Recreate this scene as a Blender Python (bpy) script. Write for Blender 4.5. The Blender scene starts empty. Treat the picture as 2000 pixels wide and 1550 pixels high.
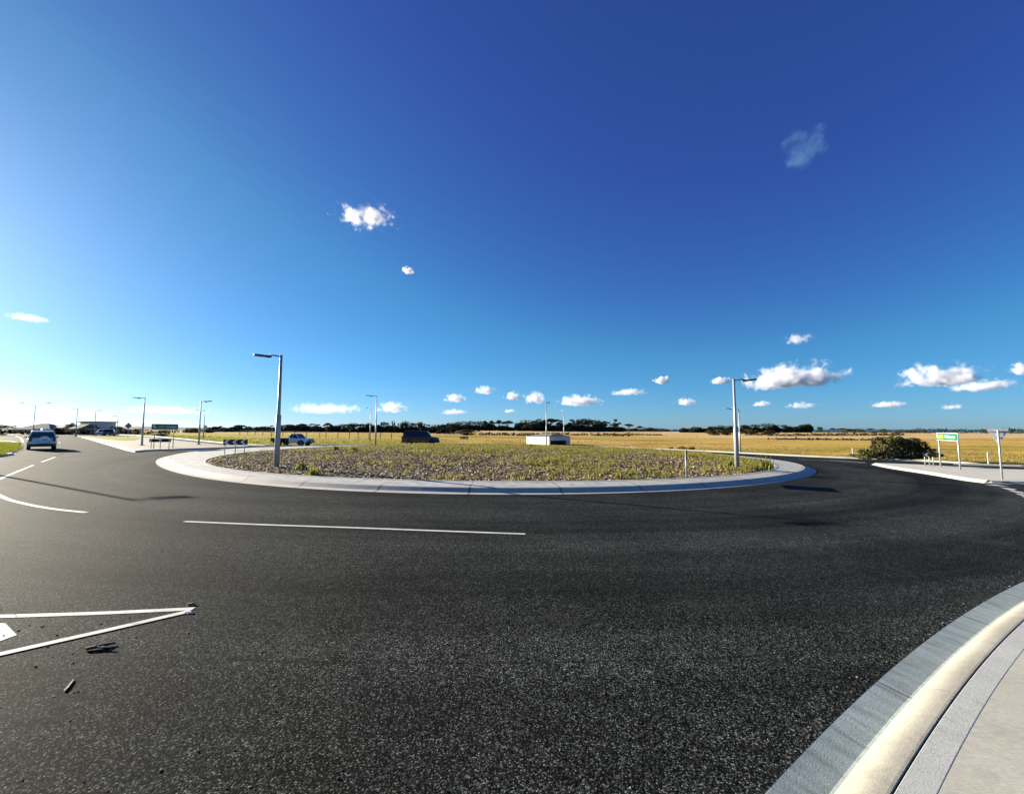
import bpy, bmesh, math, random
import numpy as np
from mathutils import Vector, Matrix, noise as mnoise
from mathutils.geometry import delaunay_2d_cdt

S = bpy.context.scene
COL = S.collection
R = math.radians
random.seed(7)
RNG = np.random.default_rng(11)

# ------------------------------------------------------------------ camera, sky, sun, exposure
F, HY, CH = 820.0, 838.0, 2.0                      # focal length and horizon in photo pixels, eye height
PITCH = math.atan((HY - 775) / F)
cam_d = bpy.data.cameras.new('camera')
cam_d.sensor_width = 36
cam_d.lens = F / 2000 * 36
cam_d.clip_start = 0.05
cam_d.clip_end = 120000
cam = bpy.data.objects.new('camera', cam_d)
cam.location = (0, 0, CH)
cam.rotation_euler = (math.pi / 2 + PITCH, 0, 0)
COL.objects.link(cam)
S.camera = cam

SUN_AZ, SUN_EL = R(-62), R(15)                     # azimuth from +Y, towards +X positive
sun_dir = Vector((math.sin(SUN_AZ) * math.cos(SUN_EL), math.cos(SUN_AZ) * math.cos(SUN_EL), math.sin(SUN_EL)))
W = bpy.data.worlds.new('World')
S.world = W
W.use_nodes = True
nt = W.node_tree
bg = nt.nodes['Background']
sky = nt.nodes.new('ShaderNodeTexSky')
sky.sky_type = 'NISHITA'
sky.sun_disc = False
sky.sun_elevation = SUN_EL
sky.sun_rotation = SUN_AZ
sky.altitude = 0
sky.air_density = 0.7
sky.dust_density = 0.30
sky.ozone_density = 8.0
gm = nt.nodes.new('ShaderNodeGamma')                # the photo's sky has less contrast and more colour than the raw model
gm.inputs[1].default_value = 0.8
hs = nt.nodes.new('ShaderNodeHueSaturation')
hs.inputs['Saturation'].default_value = 1.08
# deep sky leans to violet, bright haze to cyan, as the photo's camera rendered them
bw = nt.nodes.new('ShaderNodeRGBToBW')
mr = nt.nodes.new('ShaderNodeMapRange')
nt.links.new(sky.outputs[0], bw.inputs[0]); nt.links.new(bw.outputs[0], mr.inputs['Value'])
mr.inputs['From Min'].default_value = 0.65; mr.inputs['From Max'].default_value = 1.5
mr.inputs['To Min'].default_value = 0.521; mr.inputs['To Max'].default_value = 0.490
nt.links.new(mr.outputs[0], hs.inputs['Hue'])
nt.links.new(sky.outputs[0], gm.inputs[0])
nt.links.new(gm.outputs[0], hs.inputs['Color'])
nt.links.new(hs.outputs[0], bg.inputs['Color'])
bg.inputs['Strength'].default_value = 0.063

sl = bpy.data.lights.new('sun', 'SUN')
sl.energy = 4.8
sl.angle = R(0.5)
sl.color = (1.0, 0.90, 0.72)
so = bpy.data.objects.new('sun', sl)
so.rotation_euler = sun_dir.to_track_quat('Z', 'Y').to_euler()
COL.objects.link(so)

S.view_settings.view_transform = 'Standard'
S.view_settings.look = 'None'
S.view_settings.gamma = 1
S.view_settings.use_curve_mapping = False
S.view_settings.exposure = 1.72
S.cycles.max_bounces = 16
S.cycles.volume_bounces = 14
S.cycles.volume_max_steps = 256
S.cycles.volume_step_rate = 0.6

# ------------------------------------------------------------------ terrain height and photo measuring
PA, PB = -0.0128, -0.0105

def soft(v, lo, hi, k=8.0):
    def sp(t): return t if t > 40 else math.log1p(math.exp(t))
    v = lo + k * sp((v - lo) / k)
    return hi - k * sp((hi - v) / k)

def Z(x, y):
    z = PA * soft(x, -72, 80) + PB * soft(y, -60, 38)
    d = math.hypot(x, y)
    z += 1.4 * math.exp(-((x - 70) ** 2 / 160 ** 2 + (y - 450) ** 2 / 120 ** 2))
    if d > 130:
        t = min(1, (d - 130) / 200)
        z += t * 0.5 * math.sin(x * 0.011 + 1.0) * math.cos(y * 0.009)
    if d > 500: z -= 0.0058 * (d - 500)
    if d > 3300: z -= 0.12 * (d - 3300)
    return max(z, -90)

cp, spn = math.cos(PITCH), math.sin(PITCH)
def ray(px, py):
    x = (px - 1000) / F; v = (775 - py) / F
    return x, cp - spn * v, spn + cp * v

def at(px, py, dz=0.0):
    """photo pixel -> point on the ground (raised by dz)"""
    dx, dy, dz_ = ray(px, py)
    t = 0.5; step = 0.05; prev = t
    for _ in range(4000):
        if CH + dz_ * t - (Z(dx * t, dy * t) + dz) <= 0: break
        prev = t; t *= 1.01
        if t > 4000: break
    a, b = prev, t
    for _ in range(40):
        m = (a + b) / 2
        if CH + dz_ * m - (Z(dx * m, dy * m) + dz) <= 0: b = m
        else: a = m
    return Vector((dx * b, dy * b, CH + dz_ * b))

def far(px, depth, dz=0.0):
    """ground point at a photo column and a depth along the view"""
    x = (px - 1000) / F * depth
    # column measured near the horizon
    return Vector((x, depth, Z(x, depth) + dz))

def pix(p):
    x, y, z = p[0], p[1], p[2] - CH
    d = y * cp + z * spn; v = -y * spn + z * cp
    return 1000 + F * x / d, 775 - F * v / d

def z_for(x, y, py):
    """height of a point over (x, y) seen at photo row py"""
    v = (775 - py) / F
    # (-y*sp + z*cp) = v*(y*cp + z*sp)
    return CH + y * (v * cp + spn) / (cp - v * spn)

# ------------------------------------------------------------------ object helpers
def tag(o, label=None, cat=None, group=None, kind=None):
    if label: o['label'] = label
    if cat: o['category'] = cat
    if group: o['group'] = group
    if kind: o['kind'] = kind
    return o

def link(name, me, m=None, parent=None, smooth=False):
    o = bpy.data.objects.new(name, me)
    COL.objects.link(o)
    if m and not me.materials: me.materials.append(m)
    if parent: o.parent = parent
    if smooth:
        me.polygons.foreach_set('use_smooth', [True] * len(me.polygons))
    return o

def empty(name, loc, rz=0.0):
    o = bpy.data.objects.new(name, None)
    o.empty_display_size = 0.2
    o.location = loc
    o.rotation_euler = (0, 0, rz)
    COL.objects.link(o)
    return o

def kids(o): return [c for c in COL.objects if c.parent == o]

def copy_tree(o, parent=None):
    c = o.copy(); COL.objects.link(c)
    if parent: c.parent = parent
    for k in CHILD.get(o.name, []): copy_tree(k, c)
    return c
CHILD = {}

class MB:
    def __init__(s): s.v = []; s.f = []; s.mi = []; s.cur = 0
    def add(s, vs, fs):
        n = len(s.v); s.v += [tuple(v) for v in vs]; s.f += [tuple(i + n for i in f) for f in fs]
        s.mi += [s.cur] * len(fs); return s
    def box(s, c, d, rz=0.0, taper=1.0):
        vs = []
        for k in (0, 1):
            for (sx, sy) in ((-1, -1), (1, -1), (1, 1), (-1, 1)):
                t = taper if k else 1
                x, y = sx * d[0] / 2 * t, sy * d[1] / 2 * t
                vs.append((c[0] + x * math.cos(rz) - y * math.sin(rz), c[1] + x * math.sin(rz) + y * math.cos(rz), c[2] + (k - .5) * d[2]))
        return s.add(vs, [(3, 2, 1, 0), (4, 5, 6, 7), (0, 1, 5, 4), (1, 2, 6, 5), (2, 3, 7, 6), (3, 0, 4, 7)])
    def tube(s, pts, rad, n=8, cap=True):
        pts = [Vector(p) for p in pts]
        if not hasattr(rad, '__len__'): rad = [rad] * len(pts)
        vs, fs = [], []
        up = Vector((0.13, 0.07, 1)).normalized()
        for i, p in enumerate(pts):
            d = (pts[min(i + 1, len(pts) - 1)] - pts[max(i - 1, 0)]).normalized()
            u = d.cross(up if abs(d.dot(up)) < .95 else Vector((1, 0, 0))).normalized(); w = d.cross(u)
            for k in range(n):
                a = 2 * math.pi * k / n
                vs.append(p + (u * math.cos(a) + w * math.sin(a)) * rad[i])
        for i in range(len(pts) - 1):
            for k in range(n):
                a, b = i * n + k, i * n + (k + 1) % n
                fs.append((a, b, b + n, a + n))
        if cap: fs.append(tuple(range(n - 1, -1, -1))); fs.append(tuple(range((len(pts) - 1) * n, len(pts) * n)))
        return s.add(vs, fs)
    def prism(s, poly, h, org=(0, 0, 0), ux=(1, 0, 0), uy=(0, 1, 0)):
        """polygon in the (ux, uy) plane, extruded by h along ux x uy"""
        ux, uy, org = Vector(ux), Vector(uy), Vector(org); n = ux.cross(uy).normalized()
        k = len(poly)
        vs = [org + ux * a + uy * b for a, b in poly] + [org + ux * a + uy * b + n * h for a, b in poly]
        fs = [tuple(range(k - 1, -1, -1)), tuple(range(k, 2 * k))] + [(i, (i + 1) % k, (i + 1) % k + k, i + k) for i in range(k)]
        return s.add(vs, fs)
    def build(s, name, m=None, parent=None, smooth=False, bevel=0.0):
        me = bpy.data.meshes.new(name)
        me.from_pydata(s.v, [], s.f)
        if bevel or True:
            b = bmesh.new(); b.from_mesh(me)
            bmesh.ops.recalc_face_normals(b, faces=b.faces)
            if bevel: bmesh.ops.bevel(b, geom=[e for e in b.edges if len(e.link_faces) == 2 and e.calc_face_angle(0) > .5], offset=bevel, segments=2, affect='EDGES', profile=.7)
            b.to_mesh(me); b.free()
        me.update()
        o = link(name, me, m, parent, smooth)
        if parent: CHILD.setdefault(parent.name, []).append(o)
        return o

def np_mesh(name, V, Fc, m, parent=None, smooth=False):
    """V (n,3), Fc (m,k) equal sized faces"""
    me = bpy.data.meshes.new(name)
    k = Fc.shape[1]
    me.vertices.add(len(V)); me.vertices.foreach_set('co', np.ascontiguousarray(V, np.float32).ravel())
    me.loops.add(Fc.size); me.loops.foreach_set('vertex_index', np.ascontiguousarray(Fc, np.int32).ravel())
    me.polygons.add(len(Fc)); me.polygons.foreach_set('loop_start', np.arange(0, Fc.size, k, dtype=np.int32))
    me.update(calc_edges=True); me.validate()
    o = link(name, me, m, parent, smooth)
    if parent: CHILD.setdefault(parent.name, []).append(o)
    return o

# ------------------------------------------------------------------ materials
def N(t, ty, **kw):
    n = t.nodes.new('ShaderNode' + ty)
    for k, v in kw.items(): setattr(n, k, v)
    return n

def mat(name, col, rough=.6, metal=0.0, var=0.0, vscale=4.0, bump=0.0, bscale=30.0, spec=.5, coord='Object', col2=None):
    m = bpy.data.materials.new(name); m.use_nodes = True
    t = m.node_tree; b = t.nodes['Principled BSDF']
    b.inputs['Base Color'].default_value = (*col, 1); b.inputs['Roughness'].default_value = rough
    b.inputs['Metallic'].default_value = metal; b.inputs['Specular IOR Level'].default_value = spec
    tc = N(t, 'TexCoord')
    if var or col2:
        n = N(t, 'TexNoise'); n.inputs['Scale'].default_value = vscale; n.inputs['Detail'].default_value = 6
        t.links.new(tc.outputs[coord], n.inputs['Vector'])
        r = N(t, 'ValToRGB'); r.color_ramp.elements[0].position = .3; r.color_ramp.elements[1].position = .7
        c2 = col2 or tuple(c * (1 + var) for c in col); c1 = col if col2 else tuple(c * (1 - var) for c in col)
        r.color_ramp.elements[0].color = (*c1, 1); r.color_ramp.elements[1].color = (*c2, 1)
        t.links.new(n.outputs[0], r.inputs[0]); t.links.new(r.outputs[0], b.inputs['Base Color'])
    if bump:
        n = N(t, 'TexNoise'); n.inputs['Scale'].default_value = bscale; n.inputs['Detail'].default_value = 5
        t.links.new(tc.outputs[coord], n.inputs['Vector'])
        bp = N(t, 'Bump'); bp.inputs['Strength'].default_value = bump; bp.inputs['Distance'].default_value = .02
        t.links.new(n.outputs[0], bp.inputs['Height']); t.links.new(bp.outputs[0], b.inputs['Normal'])
    return m

def math_n(t, op, a, b=None, clamp=False):
    n = N(t, 'Math', operation=op); n.use_clamp = clamp
    for i, v in enumerate((a, b)):
        if v is None: continue
        if isinstance(v, (int, float)): n.inputs[i].default_value = v
        else: t.links.new(v, n.inputs[i])
    return n.outputs[0]

def mixc(t, fac, a, b, mode='MIX'):
    n = N(t, 'Mix', data_type='RGBA', blend_type=mode)
    for s_, v in ((n.inputs['Factor'], fac), (n.inputs['A'] if False else n.inputs[6], a), (n.inputs[7], b)):
        if isinstance(v, (int, float)): s_.default_value = v
        elif isinstance(v, tuple): s_.default_value = (*v, 1) if len(v) == 3 else v
        else: t.links.new(v, s_)
    return n.outputs[2]

def noise_n(t, vec, scale, detail=4, rough=.5, dim='3D'):
    n = N(t, 'TexNoise', noise_dimensions=dim); n.inputs['Scale'].default_value = scale
    n.inputs['Detail'].default_value = detail; n.inputs['Roughness'].default_value = rough
    if vec is not None: t.links.new(vec, n.inputs['Vector'])
    return n.outputs[0]

def ramp(t, fac, stops):
    r = N(t, 'ValToRGB'); e = r.color_ramp.elements
    while len(e) < len(stops): e.new(.5)
    for el, (p, c) in zip(e, stops):
        el.position = p; el.color = (*c, 1) if isinstance(c, tuple) else (c, c, c, 1)
    t.links.new(fac, r.inputs[0]); return r.outputs[0]

RC = Vector((-1.43, 37.2, 0))                       # centre of the roundabout

def asphalt_mat():
    m = bpy.data.materials.new('asphalt'); m.use_nodes = True
    t = m.node_tree; b = t.nodes['Principled BSDF']
    g = N(t, 'NewGeometry'); P = g.outputs['Position']
    vo = N(t, 'TexVoronoi'); vo.inputs['Scale'].default_value = 92; t.links.new(P, vo.inputs['Vector'])
    sep = N(t, 'SeparateColor'); t.links.new(vo.outputs['Color'], sep.inputs[0])
    stone = ramp(t, sep.outputs[0], [(0, (.003, .003, .003)), (.35, (.0095, .0108, .010)), (.65, (.028, .0315, .029)), (.90, (.074, .081, .075)), (1, (.16, .17, .16))])
    gap = ramp(t, vo.outputs['Distance'], [(.0, 1.0), (.40, .9), (.75, .10)])
    c = mixc(t, 1.0, stone, gap, 'MULTIPLY')
    vf = N(t, 'TexVoronoi'); vf.inputs['Scale'].default_value = 190; t.links.new(P, vf.inputs['Vector'])
    sf = N(t, 'SeparateColor'); t.links.new(vf.outputs['Color'], sf.inputs[0])
    c = mixc(t, 1.0, c, ramp(t, sf.outputs[1], [(0, .55), (1, 1.45)]), 'MULTIPLY')
    mid = ramp(t, noise_n(t, P, 11, 4, .6), [(.25, .62), (.75, 1.4)])
    c = mixc(t, 1.0, c, mid, 'MULTIPLY')
    big = ramp(t, noise_n(t, P, .35, 5, .55), [(.3, .74), (.7, 1.32)])
    c = mixc(t, 1.0, c, big, 'MULTIPLY')
    # tyre lanes swept round the central island
    sub = N(t, 'VectorMath', operation='SUBTRACT'); sub.inputs[1].default_value = RC; t.links.new(P, sub.inputs[0])
    sx = N(t, 'SeparateXYZ'); t.links.new(sub.outputs[0], sx.inputs[0])
    rr = math_n(t, 'POWER', math_n(t, 'ADD', math_n(t, 'MULTIPLY', sx.outputs[0], sx.outputs[0]), math_n(t, 'MULTIPLY', sx.outputs[1], sx.outputs[1])), .5)
    cx = N(t, 'CombineXYZ'); t.links.new(rr, cx.inputs[0]); t.links.new(math_n(t, 'ARCTAN2', sx.outputs[1], sx.outputs[0]), cx.inputs[1])
    lane = ramp(t, noise_n(t, cx.outputs[0], .62, 4, .55), [(.38, .58), (.62, 1.75)])
    c = mixc(t, 1.0, c, lane, 'MULTIPLY')
    # oil drips, dust patches and a longitudinal paving seam every few metres
    oil = ramp(t, noise_n(t, P, 1.7, 6, .7), [(.66, 0.0), (.74, .55)])
    c = mixc(t, oil, c, (.006, .006, .006))
    dust = ramp(t, noise_n(t, P, .6, 7, .72), [(.56, 0.0), (.72, .32)])
    c = mixc(t, dust, c, (.070, .072, .062))
    fr = math_n(t, 'FRACT', math_n(t, 'MULTIPLY', math_n(t, 'ADD', rr, -1.9), .27))
    seam = math_n(t, 'LESS_THAN', math_n(t, 'ABSOLUTE', math_n(t, 'SUBTRACT', fr, .5)), .004)
    c = mixc(t, math_n(t, 'MULTIPLY', seam, math_n(t, 'MULTIPLY', noise_n(t, P, .8, 3), .8)), c, (.004, .004, .004))
    t.links.new(c, b.inputs['Base Color'])
    b.inputs['Roughness'].default_value = .82
    b.inputs['Specular IOR Level'].default_value = .028
    hgt = mixc(t, .35, math_n(t, 'MULTIPLY', vo.outputs['Distance'], -1.0), noise_n(t, P, 40, 3))
    bp = N(t, 'Bump'); bp.inputs['Strength'].default_value = .55; bp.inputs['Distance'].default_value = .005
    t.links.new(hgt, bp.inputs['Height']); t.links.new(bp.outputs[0], b.inputs['Normal'])
    return m

def concrete_mat(name, c0, c1, joint_step=0.0, streak=False, brush=False, r0=0.0, cen=None, joint_n=0):
    m = bpy.data.materials.new(name); m.use_nodes = True
    t = m.node_tree; b = t.nodes['Principled BSDF']
    g = N(t, 'NewGeometry'); P = g.outputs['Position']
    n1 = noise_n(t, P, 1.3, 6, .6); n2 = noise_n(t, P, 38, 4, .6)
    c = ramp(t, n1, [(.28, c0), (.72, c1)])
    c = mixc(t, 1.0, c, ramp(t, n2, [(.3, .88), (.7, 1.08)]), 'MULTIPLY')
    c = mixc(t, ramp(t, noise_n(t, P, 5.5, 7, .7), [(.52, 0.0), (.75, .45)]), c, tuple(q * .55 for q in c0))
    c = mixc(t, ramp(t, noise_n(t, P, 150, 2, .5), [(.66, 0.0), (.72, .6)]), c, tuple(q * .4 for q in c0))
    hgt = noise_n(t, P, 90, 3)
    if cen is not None:
        sub = N(t, 'VectorMath', operation='SUBTRACT'); sub.inputs[1].default_value = cen; t.links.new(P, sub.inputs[0])
        sx = N(t, 'SeparateXYZ'); t.links.new(sub.outputs[0], sx.inputs[0])
        ang = math_n(t, 'ARCTAN2', sx.outputs[1], sx.outputs[0])
        if streak:
            cx = N(t, 'CombineXYZ'); t.links.new(math_n(t, 'MULTIPLY', ang, streak), cx.inputs[0])
            rr = math_n(t, 'POWER', math_n(t, 'ADD', math_n(t, 'MULTIPLY', sx.outputs[0], sx.outputs[0]), math_n(t, 'MULTIPLY', sx.outputs[1], sx.outputs[1])), .5)
            t.links.new(math_n(t, 'MULTIPLY', rr, 2.0), cx.inputs[1])
            st = noise_n(t, cx.outputs[0], 1.0, 5, .65)
            c = mixc(t, ramp(t, st, [(.45, 0.0), (.68, .7)]), c, tuple(q * .5 for q in c0))
        if joint_n:
            fr = math_n(t, 'FRACT', math_n(t, 'MULTIPLY', ang, joint_n / (2 * math.pi)))
            w = .0035 if not joint_step else joint_step
            dist = math_n(t, 'ABSOLUTE', math_n(t, 'SUBTRACT', fr, .5))
            jl = math_n(t, 'LESS_THAN', dist, w)
            c = mixc(t, math_n(t, 'MULTIPLY', jl, .75), c, (.09, .09, .08))
    if brush:
        mp = N(t, 'Mapping'); mp.inputs['Rotation'].default_value = (0, 0, R(35)); mp.inputs['Scale'].default_value = (12, 170, 12)
        t.links.new(P, mp.inputs['Vector'])
        br = noise_n(t, mp.outputs[0], 1.0, 4, .6)
        c = mixc(t, 1.0, c, ramp(t, br, [(.3, .9), (.7, 1.08)]), 'MULTIPLY')
        hgt = br
    t.links.new(c, b.inputs['Base Color'])
    b.inputs['Roughness'].default_value = .8; b.inputs['Specular IOR Level'].default_value = .3
    bp = N(t, 'Bump'); bp.inputs['Strength'].default_value = .25; bp.inputs['Distance'].default_value = .006
    t.links.new(hgt, bp.inputs['Height']); t.links.new(bp.outputs[0], b.inputs['Normal'])
    return m

def field_mat():
    m = bpy.data.materials.new('dry_grass_field'); m.use_nodes = True
    t = m.node_tree; b = t.nodes['Principled BSDF']
    g = N(t, 'NewGeometry'); P = g.outputs['Position']
    sp = N(t, 'SeparateXYZ'); t.links.new(P, sp.inputs[0])
    mp = N(t, 'Mapping'); mp.inputs['Scale'].default_value = (.010, .045, 1); t.links.new(P, mp.inputs['Vector'])
    band = noise_n(t, mp.outputs[0], 1.0, 5, .6)
    c = ramp(t, band, [(.32, (.20, .17, .03)), (.41, (.40, .29, .05)), (.50, (.58, .38, .10)), (.57, (.34, .20, .06)), (.64, (.64, .44, .17)), (.74, (.44, .32, .07))])
    # greener pasture on the left
    gx = math_n(t, 'MULTIPLY', math_n(t, 'ADD', sp.outputs[0], -10.0), -.014, clamp=True)
    gn = math_n(t, 'MULTIPLY', gx, ramp(t, noise_n(t, mp.outputs[0], 2.3, 4), [(.3, .35), (.6, 1.0)]), clamp=True)
    far_f = math_n(t, 'SUBTRACT', 1.0, math_n(t, 'MULTIPLY', math_n(t, 'ADD', sp.outputs[1], -70.0), .012, clamp=True))
    gn = math_n(t, 'MULTIPLY', gn, math_n(t, 'ADD', math_n(t, 'MULTIPLY', far_f, .7), .3))
    c = mixc(t, gn, c, (.30, .31, .025))
    pad = math_n(t, 'MULTIPLY', math_n(t, 'GREATER_THAN', math_n(t, 'ADD', sp.outputs[1], math_n(t, 'MULTIPLY', sp.outputs[0], .12)), 172.0), ramp(t, noise_n(t, mp.outputs[0], 1.7, 3), [(.38, .35), (.55, .95)]))
    c = mixc(t, pad, c, (.60, .42, .20))
    fine = ramp(t, noise_n(t, P, .9, 7, .75), [(.3, .5), (.7, 1.4)])
    c = mixc(t, 1.0, c, fine, 'MULTIPLY')
    t.links.new(c, b.inputs['Base Color'])
    b.inputs['Roughness'].default_value = .95; b.inputs['Specular IOR Level'].default_value = .05
    bp = N(t, 'Bump'); bp.inputs['Strength'].default_value = .6; bp.inputs['Distance'].default_value = .25
    t.links.new(noise_n(t, P, 1.6, 7, .7), bp.inputs['Height']); t.links.new(bp.outputs[0], b.inputs['Normal'])
    return m

def island_rand_mat(name, stops, rough=.8, trans=0.0):
    m = bpy.data.materials.new(name); m.use_nodes = True
    t = m.node_tree; b = t.nodes['Principled BSDF']
    g = N(t, 'NewGeometry')
    c = ramp(t, g.outputs['Random Per Island'], stops)
    t.links.new(c, b.inputs['Base Color'])
    b.inputs['Roughness'].default_value = rough; b.inputs['Specular IOR Level'].default_value = .2
    if trans:
        tr = N(t, 'BsdfTranslucent'); t.links.new(c, tr.inputs[0])
        mx = N(t, 'MixShader'); mx.inputs[0].default_value = trans
        t.links.new(b.outputs[0], mx.inputs[1]); t.links.new(tr.outputs[0], mx.inputs[2])
        t.links.new(mx.outputs[0], t.nodes['Material Output'].inputs['Surface'])
    return m

def paint_mat():
    m = bpy.data.materials.new('road_paint'); m.use_nodes = True
    t = m.node_tree; b = t.nodes['Principled BSDF']
    P = N(t, 'NewGeometry').outputs['Position']
    w = ramp(t, noise_n(t, P, 26, 6, .75), [(.50, 0.0), (.63, .9)])
    w2 = ramp(t, noise_n(t, P, 5, 5, .6), [(.5, .1), (.75, 1.0)])
    c = mixc(t, 1.0, (.60, .60, .56), ramp(t, noise_n(t, P, 3, 5), [(.3, .78), (.7, 1.1)]), 'MULTIPLY')
    c = mixc(t, math_n(t, 'MULTIPLY', w, w2), c, (.05, .05, .047))
    t.links.new(c, b.inputs['Base Color']); b.inputs['Roughness'].default_value = .7; b.inputs['Specular IOR Level'].default_value = .2
    return m

M = dict(
    asphalt=asphalt_mat(), field=field_mat(),
    paint=paint_mat(),
    galv=mat('galvanised_steel', (.36, .38, .39), .5, .3, var=.16, vscale=5),
    lamp_dark=mat('lamp_head_grey', (.09, .10, .11), .5, .3),
    lens=mat('lamp_lens', (.55, .56, .55), .2),
    black=mat('sign_black', (.012, .012, .014), .5),
    white=mat('sign_white', (.78, .79, .78), .45),
    green=mat('sign_green', (.006, .13, .055), .45),
    yellow=mat('sign_yellow', (.80, .55, .02), .45),
    alu=mat('aluminium_back', (.58, .60, .61), .5, .35, var=.06, vscale=6),
    wcar=mat('white_car_paint', (.74, .75, .76), .25, spec=.6),
    bcar=mat('black_car_paint', (.004, .004, .006), .16, spec=.5),
    dcar=mat('dark_grey_car_paint', (.03, .033, .04), .2, spec=.6),
    glass=mat('car_glass', (.012, .015, .018), .06, spec=.7),
    tyre=mat('tyre_rubber', (.014, .014, .014), .8),
    rim=mat('alloy_rim', (.55, .56, .58), .3, .8),
    trim=mat('dark_plastic_trim', (.02, .02, .022), .6),
    red=mat('red_lens', (.35, .012, .01), .25),
    clear=mat('clear_lens', (.7, .72, .74), .12),
    canvas=mat('dark_tray_cover', (.028, .036, .034), .8, var=.2, vscale=3),
    wall=mat('pale_render', (.62, .61, .57), .8, var=.06, vscale=1.2),
    whitewall=mat('white_panel', (.80, .80, .78), .6, var=.05, vscale=1.1, bump=.1, bscale=6),
    bluegrey=mat('pale_grey_panel', (.46, .49, .53), .6, var=.07, vscale=1.5),
    roof=mat('grey_roof', (.16, .165, .17), .7, var=.12, vscale=2.0),
    darkroof=mat('dark_roof', (.07, .075, .08), .7, var=.12, vscale=2.0),
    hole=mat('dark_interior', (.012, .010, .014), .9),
    winglass=mat('house_glass', (.06, .075, .09), .1),
    wood=mat('weathered_timber', (.16, .12, .08), .9, var=.3, vscale=6),
    wire=mat('fence_wire', (.22, .21, .20), .6, .4),
    bark=mat('bark', (.085, .062, .046), .9, var=.35, vscale=5),
    palebark=mat('pale_bark', (.20, .16, .12), .9, var=.3, vscale=5),
    stone_w=mat('pale_stone', (.58, .55, .50), .8, var=.15, vscale=20, bump=.4, bscale=60),
    stone_r=mat('red_brown_stone', (.24, .13, .10), .8, var=.2, vscale=20, bump=.4, bscale=60),
    stick=mat('dark_stick', (.035, .028, .022), .9, var=.3, vscale=20, bump=.5, bscale=60),
    chipwood=mat('splintered_wood', (.36, .30, .17), .85, var=.25, vscale=25, bump=.5, bscale=80),
    leaf_a=island_rand_mat('dark_leaves', [(0, (.010, .017, .009)), (.5, (.024, .034, .014)), (1, (.065, .072, .028))], .7),
    leaf_b=island_rand_mat('olive_leaves', [(0, (.018, .022, .008)), (.5, (.060, .062, .020)), (1, (.16, .14, .045))], .7),
    leaf_c=island_rand_mat('hazy_leaves', [(0, (.045, .055, .040)), (1, (.085, .095, .065))], .8),
    mulch=island_rand_mat('bark_mulch', [(0, (.030, .019, .012)), (.3, (.11, .075, .040)), (.6, (.26, .19, .10)), (.85, (.42, .33, .19)), (1, (.62, .52, .35))], .85),
    grit=island_rand_mat('road_grit', [(0, (.02, .018, .016)), (.6, (.10, .09, .075)), (1, (.26, .24, .20))], .85),
    weed=island_rand_mat('weed_blades', [(0, (.09, .105, .016)), (.4, (.20, .20, .03)), (.75, (.34, .30, .07)), (1, (.48, .39, .14))], .7, .35),
    tuss=island_rand_mat('dry_tussock', [(0, (.16, .11, .04)), (.5, (.30, .22, .08)), (1, (.44, .34, .16))], .8, .3),
    greengrass=island_rand_mat('verge_grass', [(0, (.12, .15, .015)), (.5, (.24, .26, .025)), (1, (.36, .34, .06))], .8, .35),
)
M['sea'] = mat('sea_water', (.012, .075, .13), .25, var=.1, vscale=.002)
M['soil'] = mat('dark_soil', (.050, .034, .022), .95, col2=(.16, .115, .075), vscale=2.3, bump=.7, bscale=14)
M['lawn'] = mat('green_verge', (.20, .23, .02), .95, col2=(.34, .31, .05), vscale=.9, bump=.7, bscale=8, spec=.05)

# ------------------------------------------------------------------ ground sheets
def sheet(name, poly, m, dz, step, kind='structure', thick=0.0, cut=None):
    """a flat-lying sheet filling polygon (world xy), following the ground; thick > 0 gives it vertical sides"""
    pts = [Vector((p[0], p[1])) for p in poly]
    n = len(pts)
    xs = [p.x for p in pts]; ys = [p.y for p in pts]
    inner = []
    def inside(x, y):
        c = False; j = n - 1
        for i in range(n):
            a, b = pts[i], pts[j]
            if (a.y > y) != (b.y > y) and x < (b.x - a.x) * (y - a.y) / (b.y - a.y) + a.x: c = not c
            j = i
        return c
    y = min(ys) + step / 2
    while y < max(ys):
        x = min(xs) + step / 2
        while x < max(xs):
            if inside(x, y): inner.append(Vector((x, y)))
            x += step
        y += step
    vs, es, fs, *_ = delaunay_2d_cdt(pts + inner, [], [list(range(n))], 1, 1e-5)
    V = [(v.x, v.y, Z(v.x, v.y) + dz) for v in vs]
    mb = MB(); mb.add(V, [tuple(f) for f in fs])
    if thick:
        rim = [(p.x, p.y, Z(p.x, p.y) + dz) for p in pts] + [(p.x, p.y, Z(p.x, p.y) + dz - thick) for p in pts]
        mb.add(rim, [(i, (i + 1) % n, (i + 1) % n + n, i + n) for i in range(n)])
    me = bpy.data.meshes.new(name); me.from_pydata(mb.v, [], mb.f); me.update()
    b = bmesh.new(); b.from_mesh(me)
    for f in b.faces:
        if f.normal.z < -.2: f.normal_flip()
    b.to_mesh(me); b.free()
    o = link(name, me, m)
    return tag(o, kind=kind)

def resample(pts, step):
    out = [Vector((pts[0][0], pts[0][1]))]
    for a, b in zip(pts[:-1], pts[1:]):
        a, b = Vector((a[0], a[1])), Vector((b[0], b[1])); L = (b - a).length; k = max(1, int(math.ceil(L / step)))
        for i in range(1, k + 1): out.append(a.lerp(b, i / k))
    return out

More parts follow.
